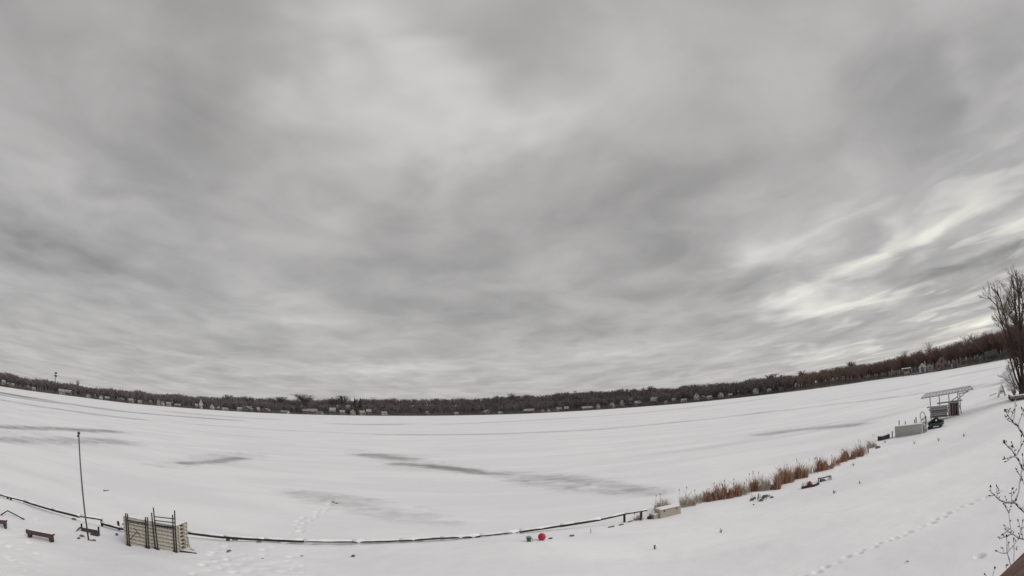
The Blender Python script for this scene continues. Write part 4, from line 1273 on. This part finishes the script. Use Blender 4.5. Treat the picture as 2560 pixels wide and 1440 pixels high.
for px, py, r, kd, lab in BITS:
    g = hit(px, py)
    mb = MB()
    if kd == 'stone':
        mb.lathe([(r, -.04), (r * .98, r * .22), (r * .66, r * .5), (.02, r * .58)], g, 9, 1.0, .65, Matrix.Rotation(rng.uniform(0, 3), 3, 'Z'))
        o = mb.build('stone', M['stone'])
    elif kd == 'leaf':
        a = rng.uniform(0, 3); c, s = math.cos(a) * r, math.sin(a) * r
        mb.add([(g.x - c, g.y - s, g.z + .01), (g.x + s * .5, g.y - c * .5, g.z + .04), (g.x + c, g.y + s, g.z + .02), (g.x - s * .5, g.y + c * .5, g.z + .05)], [(0, 1, 2), (0, 2, 3)])
        o = mb.build('leaf', M['dark_wood'])
    elif kd == 'twig':
        mb.tube([g + Vector((-r, .1, .02)), g + Vector((0, 0, .03)), g + Vector((r, .25, .1))], .03, 5); mb.tube([g + Vector((0, 0, .03)), g + Vector((r * .7, -.3, .05))], .025, 5)
        o = mb.build('twig', M['dark_wood'])
    else:
        for i in range(7):
            mb.tube([g, g + Vector((rng.uniform(-1, 1) * r, rng.uniform(-1, 1) * r, rng.uniform(1.0, 2.6) * r))], .012, 4)
        o = mb.build('weed_tuft', M['dark_wood'])
    tag(o, lab, kd if kd != 'tuft' else 'weed', 'bits poking out of the snow')

# ------------------------------------------------------------------ the neighbour's shore: boxes, posts, panel, hoop, watercraft, lift
a, b = hit(2205, 1101), hit(2224, 1095)
Rk = rng_of(hit(2238, 1094))
d = b - a; d.z = 0
root = thing('dark_box', (a + b) / 2, 'low dark box with snow on top left of the pale panel', 'box', None, math.atan2(d.y, d.x), world=False)
hb = 10 * K * Rk
MB().box((0, .3, hb / 2 - .03), (d.length, .7, hb)).build('body', M['dark_wood'], root)
MB().box((0, .3, hb), (d.length - .06, .62, .06), None, .9).build('snow_cap', M['cap'], root)
a = hit(2195, 1120); 
o = MB().lathe([(.5, -.06), (.48, .08), (.3, .17), (.02, .2)], a, 12, 1, .5, Matrix.Rotation(.5, 3, 'Z')).build('flat_rock', M['stone'], None, True)
tag(o, 'flat grey rock at the upper end of the reed row', 'rock')

pa, pb = hit(2238, 1093), hit(2304, 1084)
d = pb - pa; d.z = 0; L_ = d.length; rz_ = math.atan2(d.y, d.x)
hp = rp(2238, 1067, rng_of(pa)).z - pa.z
zb_ = min(pa.z, pb.z)
root = thing('dock_float', ((pa.x + pb.x) / 2, (pa.y + pb.y) / 2, zb_ - .05), 'big pale grey dock float box standing on the neighbour shore', 'dock float', None, rz_, world=False)
MB().box((0, .45, hp / 2), (L_, .9, hp)).build('body', M['panel'], root)
MB().box((0, .45, hp + .03), (L_ + .05, .95, .05)).build('top_edge', M['galv'], root)
MB().box((0, .45, hp + .075), (L_ - .1, .8, .05), None, .95).build('snow_cap', M['cap'], root)
def post(px, y0, y1, R, lab, r=.06, mt='post', capped=True):
    a, b = rp(px, y0, R), rp(px, y1, R)
    gz = ground(b.x, b.y); b.z = min(b.z, gz) - .15
    root = thing('mooring_post', (b.x, b.y, gz), lab, 'post', 'dark posts around the dock float')
    MB().tube([b, a], r, 8).build('pipe', M[mt], root)
    MB().lathe([(r * 1.1, 0), (r, .04), (.01, .06)], a, 8).build('snow_cap', M['cap'], root)
R0 = rng_of(pa)
post(2230.5, 1078, 1094, R0, 'short dark post between the dark box and the dock float')
post(2247.5, 1051, 1075, R0 + 1.6, 'dark post sticking up behind the left end of the dock float')
post(2263, 1053, 1072, R0 + 1.8, 'thin stub post behind the middle of the dock float', .05)
post(2286.5, 1049, 1068, R0 + 2.0, 'shorter of two dark posts behind the right end of the dock float', .05)
post(2290, 1043, 1068, R0 + 2.0, 'taller of two dark posts behind the right end of the dock float', .06)
post(2314.5, 1040, 1076, rng_of(pb) + .3, 'tallest dark post right of the dock float, next to the hoop', .07)
post(2309.5, 1062, 1080, rng_of(pb) - .1, 'low dark post at the right foot of the dock float', .06)
# hoop
R = rng_of(pb) + 1.0
c = rp(2306.5, 1040, R); mp_ = K * R
root = thing('metal_hoop', c - Vector((0, 0, .6)), 'pale upright metal hoop with a seat bar behind the dock float', 'hoop')
rx_ = Vector((math.cos(math.atan2(c.x, c.y)), -math.sin(math.atan2(c.x, c.y)), 0))
ring = [c + rx_ * (6.0 * mp_ * math.cos(t)) + Vector((0, 0, 9.0 * mp_ * math.sin(t))) for t in np.linspace(0, 2 * math.pi, 25)]
MB().tube(ring, .055, 6, False).build('ring', M['galv'], root, True)
a, b = rp(2302, 1052, R), rp(2309, 1044, R)
MB().tube([a, b], .045, 6).build('bar', M['dark_wood'], root)
a = rp(2305, 1058, R)
MB().box(a, (.6, .4, .12)).build('seat', M['lidgrey'], root)
for px in (2303, 2310):
    a, b = rp(px, 1053, R), rp(px, 1072, R)
    MB().tube([Vector((a.x, a.y, ground(a.x, a.y) - .1)), a], .05, 6).build('leg', M['galv'], root)

# covered personal watercraft on a stand
a, b = hit(2322, 1072), hit(2358, 1066)
d = b - a; d.z = 0; L_ = max(d.length, 1.9) * 1.08; rz_ = math.atan2(d.y, d.x)
c = (a + b) / 2
root = thing('watercraft', (c.x, c.y, min(a.z, b.z)), 'covered dark watercraft with teal hull parked on a stand before the lift', 'watercraft', None, rz_, world=False)
hu = (1064 - 1041) * K * rng_of(a)
def loft(secs, n=12):
    mb = MB(); vs = []
    for x, w, zl, zh, sh in secs:
        for k in range(n):
            t = 2 * math.pi * k / n
            vs.append((x, w * math.copysign(abs(math.cos(t)) ** sh, math.cos(t)), (zl + zh) / 2 + (zh - zl) / 2 * math.copysign(abs(math.sin(t)) ** sh, math.sin(t))))
    fs = []
    for i in range(len(secs) - 1):
        for k in range(n): fs.append((i * n + k, i * n + (k + 1) % n, (i + 1) * n + (k + 1) % n, (i + 1) * n + k))
    fs.append(tuple(range(n - 1, -1, -1))); fs.append(tuple(range((len(secs) - 1) * n, len(secs) * n)))
    mb.add(vs, fs); return mb
H_ = hu
loft([(-.52 * L_, .05, .42 * H_, .52 * H_, .8), (-.42 * L_, .28, .30 * H_, .56 * H_, .7), (-.15 * L_, .50, .20 * H_, .58 * H_, .6), (.25 * L_, .54, .20 * H_, .56 * H_, .6), (.46 * L_, .46, .24 * H_, .54 * H_, .6)]).build('hull', M['teal'], root, True)
loft([(-.48 * L_, .08, .48 * H_, .58 * H_, .8), (-.30 * L_, .38, .52 * H_, .78 * H_, .8), (-.05 * L_, .44, .52 * H_, 1.0 * H_, .8), (.10 * L_, .42, .52 * H_, 1.02 * H_, .8), (.22 * L_, .40, .52 * H_, .84 * H_, .8), (.44 * L_, .36, .52 * H_, .76 * H_, .8), (.5 * L_, .2, .52 * H_, .62 * H_, .8)]).build('cover', M['ski'], root, True)
MB().tube([(.03 * L_, -.55, .98 * H_), (.0, 0, 1.05 * H_), (.03 * L_, .55, .98 * H_)], .05, 6).build('handlebar', M['ski'], root)
MB().lathe([(.10, 0), (.10, .03), (.01, .035)], (.1 * L_, -.43, .78 * H_), 12, rot=Matrix.Rotation(math.pi / 2, 3, 'X')).build('badge', M['cap'], root).location = (0, 0, 0)
for x in (-.28, .3):
    MB().box((x * L_, 0, .12 * H_), (.14, 1.05, .24 * H_)).build('stand', M['ski'], root)
for y_ in (-.42, .42):
    MB().beam((-.35 * L_, y_, .04 * H_), (.4 * L_, y_, .04 * H_), .1, .08).build('runner', M['ski'], root)
g = hit(2323, 1073)
tag(MB().lathe([(.2, -.05), (.22, .15), (.14, .32), (.02, .36)], g, 10).build('dark_stone', M['dark_wood']), 'dark stump at the left foot of the watercraft stand', 'stump')

# boat hoist frame with a slatted roof, lumber stacked under it
fa, fb = hit(2325, 1052), hit(2398, 1044)
Rf = (rng_of(fa) + rng_of(fb)) / 2 + .8
az0 = az_of(2360, 1000)
rxv = Vector((math.cos(az0), -math.sin(az0), 0)); fwd = Vector((math.sin(az0), math.cos(az0), 0))
def F(px, py, dr=0.0):
    return rp(px, py, Rf) + fwd * dr
root = thing('boat_hoist', fa, 'tall open boat hoist frame with sloping slatted roof on the right shore', 'boat hoist')
def gnd(p): return Vector((p.x, p.y, ground(p.x, p.y) - .1))
for px, y0, dr in ((2324.5, 991, 0), (2347, 988, 2.6), (2371.5, 984, 0), (2393.5, 976, 0), (2401, 990, 2.6)):
    t_ = F(px, y0, dr)
    MB().tube([gnd(t_), t_], .07, 8).build('post', M['galv'], root)
for p, q in (((2377, 1004), (2396, 990)), ((2393, 1000), (2420, 976)), ((2398, 1012), (2405, 1036)), ((2393, 986), (2422, 979))):
    MB().tube([F(*p, .1), F(*q, .1)], .07, 6).build('brace', M['galv'], root)
for p, q, dr in (((2317, 1019), (2374, 1013), 0), ((2342, 1011), (2407, 1002), 1.2), ((2322, 1026), (2372, 1019), .3)):
    MB().beam(F(*p, dr), F(*q, dr), .14, .18).build('crossbar', M['galv'], root)
# roof: two side rails, slats between, thin snow
ra0, ra1 = F(2303, 995, -.9), F(2433, 972, -.9)
rb0, rb1 = F(2312, 987.5, 1.6), F(2429, 967.5, 1.6)
MB().beam(ra0, ra1, .10, .13).build('roof_rail', M['galv'], root); MB().beam(rb0, rb1, .10, .13).build('roof_rail', M['galv'], root)
ns = 16
for i in range(ns):
    u = (i + .5) / ns
    MB().beam(ra0.lerp(ra1, u) + Vector((0, 0, .1)), rb0.lerp(rb1, u) + Vector((0, 0, .1)), (ra1 - ra0).length / ns * .72, .05).build('slat', M['slat'], root)
# stacked planks under the roof
for i, y0 in enumerate((1046, 1041, 1036.5, 1032, 1027, 1022.5)):
    p, q = F(2324 + rng.uniform(-1, 2), y0 - .5, .9), F(2369 + rng.uniform(-2, 1), y0 - 5.5, .9)
    o = MB().beam(p, q, 1.1, .16).build('stacked_plank', M['galv'] if i % 3 else M['grey_wood'])
    tag(o, ('lowest' if i == 0 else 'topmost' if i == 5 else ['', 'second', 'third', 'fourth', 'fifth'][i]) + ' plank in the pile under the boat hoist', 'plank', 'planks piled under the hoist')
    if i == 0: continue
g = gnd(F(2386, 1040, .6))
root = thing('hanging_tarp', g, 'brown tarp hanging in folds under the right end of the hoist', 'tarp')
tp = MB(); n = 22; vs = []
for i in range(n + 1):
    u = i / n; px = 2371 + 27 * u
    fold = .32 * math.sin(u * 27) + .12 * math.sin(u * 64)
    for yy in (1009.5 - 3 * u, 1026 - 3 * u, 1042 - 3.5 * u):
        vs.append(F(px, yy, .4 + fold * (0.4 if yy < 1012 else 1)))
tp.add(vs, [(i * 3 + j, (i + 1) * 3 + j, (i + 1) * 3 + j + 1, i * 3 + j + 1) for i in range(n) for j in range(2)])
o = tp.build('cloth', M['tarp'], root, True)
sm = o.modifiers.new('thickness', 'SOLIDIFY'); sm.thickness = .03
MB().beam(F(2371, 1008.5, .4), F(2398, 1005.5, .4), .3, .12).build('bar', M['box'], root)

# A-frame and plank near the big tree
g = hit(2506, 992); R = rng_of(g); 
root = thing('wooden_a_frame', g, 'small weathered A-frame swing stand in the snow left of the big tree', 'a-frame')
for dr in (0, 1.4):
    tt = rp(2506, 963, R) + fwd * dr
    for px in (2495, 2515):
        q = rp(px, 991, R) + fwd * dr
        MB().beam(gnd(q), tt, .12, .12).build('leg', M['grey_wood'], root)
    MB().beam(rp(2499, 979, R) + fwd * dr, rp(2512, 979, R) + fwd * dr, .1, .14).build('cross_tie', M['grey_wood'], root)
tt = rp(2506, 963, R)
MB().beam(tt - fwd * .2, tt + fwd * 1.6, .12, .12).build('ridge_beam', M['grey_wood'], root)
MB().beam(rp(2501, 983, R) + fwd * .4, rp(2508, 983, R) + fwd * .4, .5, .08).build('swing_seat', M['dark_wood'], root)
for px in (2502.5, 2507.5): MB().tube([rp(px, 983, R) + fwd * .4, Vector((tt.x, tt.y, tt.z)) + fwd * .4], .02, 5).build('chain', M['dark_wood'], root)
MB().add([tt + Vector((0, 0, .08)) - fwd * .3, tt + Vector((0, 0, .08)) + fwd * 1.7, rp(2497.5, 980, R) + fwd * 1.7, rp(2497.5, 980, R) - fwd * .3], [(0, 1, 2, 3)]).build('snow_panel', M['cap'], root).modifiers.new('thickness', 'SOLIDIFY').thickness = .06
a, b = hit(2474, 991), hit(2492, 987)
tag(MB().beam(a + Vector((0, 0, .12)), b + Vector((0, 0, .3)), .2, .1).build('loose_plank', M['grey_wood']), 'snowy plank leaning on the snow left of the A-frame', 'plank')

# ------------------------------------------------------------------ the big tree, its bed and bushes
def grow(mb, tw, p, d, L_, r, lvl, R_, maxl, up=.35):
    pts = [p]; rad = [r]; n = 5; q = p.copy(); dd = d.copy()
    for i in range(n):
        dd = (dd + Vector((R_.normal(0, .10), R_.normal(0, .10), R_.normal(0, .06) + up * .07))).normalized()
        q = q + dd * (L_ / n); pts.append(q.copy()); rad.append(r * (1 - .72 * (i + 1) / n))
    (mb if lvl < 2 else tw).tube(pts, rad, 7 if lvl == 0 else 5 if lvl == 1 else 3, lvl < 2)
    if lvl >= maxl: return
    kids = [9, 8, 7, 5][lvl]
    for k in range(kids):
        t = R_.uniform(.28 if lvl else .35, 1.0); i = min(n - 1, int(t * n)); f = t * n - i
        bp = pts[i].lerp(pts[i + 1], f); br = rad[i] * (1 - f) + rad[i + 1] * f
        ax = Vector((R_.normal(), R_.normal(), R_.normal())).normalized()
        nd = (dd + (pts[i + 1] - pts[i]).normalized() * .6 + ax * R_.uniform(.55, .95) + Vector((0, 0, .25))).normalized()
        grow(mb, tw, bp, nd, L_ * R_.uniform(.30, .52), max(.009, br * .55), lvl + 1, R_, maxl, up)


base = hit(2556, 990); Rt = rng_of(base)
root = thing('big_bare_tree', base, 'tall many-stemmed bare tree at the right picture edge', 'tree')
br_ = MB(); tw_ = MB()
R9 = np.random.default_rng(22)
def tp_(px, py, dr=0): return rp(px, py, Rt) + fwd * dr
STEMS = [([(2551, 975), (2538, 945), (2526, 905), (2519, 870), (2510, 835), (2500, 800), (2488, 765), (2466, 745)], .17, -1), ([(2553, 970), (2543, 925), (2530, 870), (2516, 800), (2505, 755), (2495, 725)], .19, .6), ([(2556, 965), (2550, 900), (2543, 830), (2538, 760), (2532, 700)], .24, 0),
         ([(2558, 960), (2556, 890), (2552, 800), (2549, 730), (2546, 690)], .26, 1.0), ([(2560, 960), (2566, 880), (2572, 790), (2570, 700)], .26, -.6), ([(2562, 965), (2585, 880), (2605, 790), (2612, 720)], .24, .5), ([(2564, 970), (2600, 900), (2640, 830), (2660, 770)], .2, 0),
         ([(2550, 978), (2532, 955), (2520, 925), (2516, 905)], .11, -1.2), ([(2548, 980), (2530, 958), (2519, 935)], .08, -.3), ([(2554, 962), (2545, 900), (2534, 850), (2526, 815), (2522, 770)], .13, 1.8), ([(2557, 955), (2548, 860), (2540, 800), (2520, 740)], .14, -1.6), ([(2560, 955), (2554, 850), (2562, 760), (2556, 715)], .15, 1.4), ([(2555, 968), (2540, 910), (2524, 850), (2512, 810), (2492, 780)], .12, 2.2), ([(2558, 958), (2546, 880), (2530, 815), (2514, 775)], .13, -2.2), ([(2559, 958), (2552, 880), (2544, 800), (2530, 745)], .14, 2.6), ([(2562, 955), (2560, 860), (2552, 780), (2540, 735)], .14, -2.6)]
br_.tube([base + Vector((0, 0, -.4)), tp_(2557, 975), tp_(2557, 955)], [.75, .55, .42], 9)
for pts, r, dr in STEMS:
    P_ = [base.lerp(tp_(*pts[0]), .6)] + [tp_(*q, dr * (i + 1) / len(pts) * 1.6) for i, q in enumerate(pts)]
    rad = [r * (1 - .8 * i / len(P_)) for i in range(len(P_))]
    br_.tube(P_, rad, 7)
    nseg = len(P_) - 1
    for k in range(28 if r > .115 else 3):
        t = R9.uniform(.3, 1.0) * nseg; i = min(nseg - 1, int(t)); f = t - i
        bp = P_[i].lerp(P_[i + 1], f); dd = (P_[i + 1] - P_[i]).normalized()
        nd = (dd * 1.3 + Vector((R9.normal(), R9.normal(), R9.normal() * .6 + .15)) * .72).normalized()
        grow(br_, tw_, bp, nd, R9.uniform(1.5, 3.2) * (1.1 - .5 * t / nseg), max(.02, rad[i] * .45), 1, R9, 3)
br_.build('trunk', M['bark'], root); tw_.build('crown', M['twig'], root)


def snow_bush(px, py, h, wd, lab, n=60, snowy=True, mt='pale_twig', R=None):
    g = hit(px, py) if R is None else rp(px, py, R)
    if R is not None: g.z = ground(g.x, g.y)
    root = thing('snowy_bush', g, lab, 'bush', 'snow-laden bushes by the big tree')
    tw = MB(); sn = MB()
    for i in range(n):
        a = nrg.uniform(0, 2 * math.pi); o_ = nrg.uniform(.1, 1)
        e = g + Vector((math.cos(a) * wd * o_, math.sin(a) * wd * o_, h * nrg.uniform(.4, 1.05) * (1.1 - .5 * o_)))
        mpt = g.lerp(e, .5) + Vector((0, 0, .12 * h))
        s0 = g + Vector((math.cos(a) * .1, math.sin(a) * .1, -.05))
        tw.tube([s0, mpt, e], [.03, .02, .008], 4)
        for k in range(3):
            f = e.lerp(mpt, nrg.uniform(0, .8)); q = f + Vector((nrg.normal(0, .25), nrg.normal(0, .25), nrg.uniform(.05, .4))) * h * .28
            tw.tube([f, q], [.012, .005], 3)
            if snowy: sn.tube([f + Vector((0, 0, .02)), q + Vector((0, 0, .03))], nrg.uniform(.03, .07), 4)
        if snowy: sn.tube([mpt + Vector((0, 0, .03)), e + Vector((0, 0, .04))], nrg.uniform(.04, .09), 5)
    tw.build('twigs', M[mt], root)
    if snowy: sn.build('snow', M['cap'], root)


snow_bush(2536, 988, 2.6, 1.3, 'snow-dusted bush directly in front of the big tree trunk', 50)
snow_bush(2514, 948, 2.0, 2.2, 'low snowy bush on the shore left of the big tree, nearest the ice', 60)
snow_bush(2522, 958, 2.2, 2.0, 'middle snowy bush behind the A-frame', 60)
snow_bush(2530, 935, 3.0, 2.4, 'farthest snowy bush on the bank behind the big tree', 60)
snow_bush(2526, 970, 1.4, 1.4, 'small snowy bush between the A-frame and the big tree', 45)
a, b = hit(2532, 1003), hit(2575, 996)
root = thing('raised_bed', a, 'low dark timber retaining bed under the big tree', 'raised bed')
for k in range(2):
    MB().beam(a + Vector((0, 0, .14 + .27 * k)), b + Vector((0, 0, .14 + .27 * k)), .2, .24).build('timber', M['pink_wood'] if k else M['dark_wood'], root)
    c = a + fwd * 4 
    MB().beam(a + Vector((-.1, 0, .14 + .27 * k)), Vector((c.x, c.y, a.z + .14 + .27 * k)), .2, .24).build('timber', M['pink_wood'] if k else M['dark_wood'], root)
MB().beam(a + fwd * .5 + Vector((.3, 0, .54)), b + fwd * .5 + Vector((0, 0, .54)), .8, .08).build('snow_cap', M['cap'], root)

# ------------------------------------------------------------------ the shrub and the deck rail beside the camera
SB = 6.0
def sbp(cx, cy, dr): return rp(2300 + cx / 3, 960 + cy / 3, SB + dr)
BR = [([(840, 470), (780, 390), (740, 320), (700, 285), (665, 240), (645, 205)], .020, 0), ([(700, 285), (712, 200), (716, 120), (716, 75)], .011, .1), ([(735, 312), (758, 250), (775, 205)], .010, -.1), ([(680, 262), (690, 230), (700, 205)], .008, .1), ([(665, 240), (660, 215), (668, 195)], .007, 0),
      ([(690, 285), (660, 275), (645, 250)], .007, .05), ([(850, 730), (780, 640), (745, 580), (725, 545), (690, 490), (660, 470), (635, 435)], .018, -.2), ([(725, 540), (755, 470), (760, 400)], .011, -.1), ([(725, 548), (690, 545), (640, 560)], .009, -.3), ([(690, 490), (700, 460), (690, 445)], .007, -.2), ([(755, 470), (772, 440), (778, 420)], .008, 0),
      ([(690, 547), (665, 570), (650, 580)], .006, -.2), ([(700, 520), (710, 480), (700, 470)], .006, -.2), ([(860, 1020), (780, 955), (735, 915), (708, 885), (740, 810), (755, 700), (765, 630)], .019, .1), ([(757, 695), (740, 670), (728, 645)], .009, .1), ([(765, 650), (776, 600), (770, 540)], .010, .1),
      ([(708, 888), (640, 890), (600, 870), (560, 835), (535, 805), (530, 778)], .015, .2), ([(560, 835), (530, 838)], .008, .2), ([(585, 855), (575, 810), (576, 772)], .009, .25), ([(578, 815), (590, 800)], .006, .25), ([(545, 815), (525, 800)], .006, .2), ([(690, 885), (685, 840), (690, 795)], .009, .1), ([(688, 845), (705, 815), (715, 800)], .006, .1), ([(650, 890), (640, 850)], .007, .15), ([(708, 880), (722, 870)], .008, .1),
      ([(625, 892), (650, 930), (665, 965), (675, 1040), (685, 1115)], .012, .15), ([(660, 950), (645, 930)], .007, .1), ([(665, 960), (682, 905)], .007, .2), ([(840, 1185), (780, 1165), (735, 1150), (685, 1115), (650, 1105), (625, 1125)], .014, .15), ([(650, 1108), (645, 1070), (637, 1065)], .008, .15), ([(660, 1110), (660, 1085)], .006, .1), ([(690, 1120), (640, 1145), (600, 1160), (590, 1150)], .010, .1), ([(740, 1152), (758, 1090), (738, 1030)], .010, .2), ([(768, 1160), (765, 1100), (770, 1035)], .010, .0), ([(750, 1110), (770, 1080)], .007, .2),
      ([(720, 1480), (680, 1345), (655, 1265), (650, 1150)], .015, -.1), ([(655, 1268), (620, 1270), (580, 1255)], .009, -.1), ([(630, 1268), (622, 1235)], .007, -.1), ([(655, 1262), (690, 1225), (735, 1165)], .010, -.15), ([(670, 1240), (665, 1195)], .007, -.1), ([(712, 1500), (706, 1310), (704, 1170)], .012, .2), ([(706, 1230), (722, 1240)], .006, .2), ([(540, 1500), (548, 1430), (560, 1388)], .011, .1), ([(520, 1500), (500, 1440), (490, 1432)], .010, 0), ([(655, 1400), (645, 1370), (647, 1360)], .008, 0), ([(840, 500), (780, 240), (765, 190)], .010, .3), ([(850, 860), (775, 740), (770, 720)], .008, .2)]
azb = az_of(2560, 1200)
g = Vector((math.sin(azb + .12) * 6.2, math.cos(azb + .12) * 6.2, 0)); g.z = ground(g.x, g.y)
root = thing('budding_shrub', g, 'leafless shrub with snow-edged budding branches rising beside the deck', 'shrub')
bb = MB(); sn = MB(); bd = MB()
trunk_top = sbp(860, 730, .1)
MB().tube([g - Vector((0, 0, .3)), g.lerp(trunk_top, .5) + Vector((.08, 0, 0)), trunk_top, sbp(850, 470, 0)], [.07, .05, .035, .02], 9).build('stem', M['bark'], root, True)
bb.tube([g.lerp(trunk_top, .15), sbp(850, 1185, .15)], [.03, .018], 7); bb.tube([g.lerp(trunk_top, .35), sbp(860, 1020, .1)], [.03, .02], 7); bb.tube([g, sbp(720, 1480, -.1)], [.03, .018], 7); bb.tube([g, sbp(530, 1500, .05)], [.03, .014], 7); bb.tube([g, sbp(712, 1500, .2)], [.03, .014], 7); bb.tube([g.lerp(trunk_top, .6), sbp(850, 860, .2)], [.03, .01], 6)
for pts, r, dr in BR:
    fine_pts = []
    for i, (p, q) in enumerate(zip(pts[:-1], pts[1:])):
        for k in range(3):
            u = k / 3
            fine_pts.append(sbp(p[0] + (q[0] - p[0]) * u + rng.uniform(-2, 2), p[1] + (q[1] - p[1]) * u + rng.uniform(-2, 2), dr + .03 * math.sin(i + k)))
    fine_pts.append(sbp(*pts[-1], dr))
    n = len(fine_pts)
    rr = [r * .80 * (1 - .45 * i / n) for i in range(n)]
    bb.tube(fine_pts, rr, 7)
    sn.tube([p + Vector((-.004, -.003, rr[i] * .85)) for i, p in enumerate(fine_pts)], [q * .85 for q in rr], 6)
    e = fine_pts[-1]; dv = (fine_pts[-1] - fine_pts[-2]).normalized()
    bd.tube([e - dv * .006, e + dv * .018, e + dv * .038], [r * .5, r * .8 + .002, .002], 6)
    for k in range(max(1, n // 3)):
        i = rng.randrange(1, n); s_ = fine_pts[i]; o_ = Vector((rng.uniform(-1, 1), rng.uniform(-1, 1), rng.uniform(.2, 1))).normalized()
        bd.tube([s_, s_ + o_ * .025, s_ + o_ * .042], [.004, .006, .001], 5)
bb.build('branches', M['bark'], root, True); sn.build('snow', M['cap'], root, True); bd.build('buds', M['dark_wood'], root, True)

zr = 7.35
e0, e1 = on_z(2492, 1446, zr), on_z(2562, 1379, zr)
d = (e1 - e0).normalized(); nrm_ = Vector((d.y, -d.x, 0)).normalized()
if nrm_.dot(Vector((1, -.5, 0))) < 0: nrm_ = -nrm_
root = thing('deck_rail', e0 - Vector((0, 0, 1)), 'brown stained wooden deck rail in the bottom right corner', 'railing')
c0, c1 = e0 - d * 1.0 + nrm_ * .075, e1 + d * 1.5 + nrm_ * .075
MB().beam(c0 - Vector((0, 0, .02)), c1 - Vector((0, 0, .02)), .15, .04).build('handrail', M['deck'], root)
MB().beam(c0 - Vector((0, 0, .09)), c1 - Vector((0, 0, .09)), .05, .10).build('rail_board', M['deck'], root)
for i in range(12):
    p = c0.lerp(c1, (i + .5) / 12)
    MB().box(p - Vector((0, 0, .55)), (.035, .035, .83)).build('baluster', M['deck'], root)

OR2 = ['leftmost', 'second', 'third', 'fourth', 'fifth', 'sixth', 'seventh', 'eighth', 'ninth', 'tenth']
byl = {}
for o in scene.objects:
    if o.name.startswith('lakeside_house'): byl.setdefault(o['label'], []).append(o)
for lab, os_ in byl.items():
    if len(os_) > 1:
        for k, o in enumerate(os_):
            w_ = lab.split()
            o['label'] = f'{OR2[k]}{" from the left" if 0 < k else ""} of the small {w_[1]} {"gable-on" if "gable" in lab else "side-on"} houses on the {w_[-3]} far shore'
for o in scene.objects:
    if o.parent and o.name.split('.')[0] in ('crown', 'twigs', 'snow', 'buds', 'branches', 'stalks', 'stems', 'stones', 'lattice', 'antenna_cluster'): o['kind'] = 'stuff'
for o in scene.objects:
    if '_world' in o: del o['_world']
bpy.context.view_layer.update()
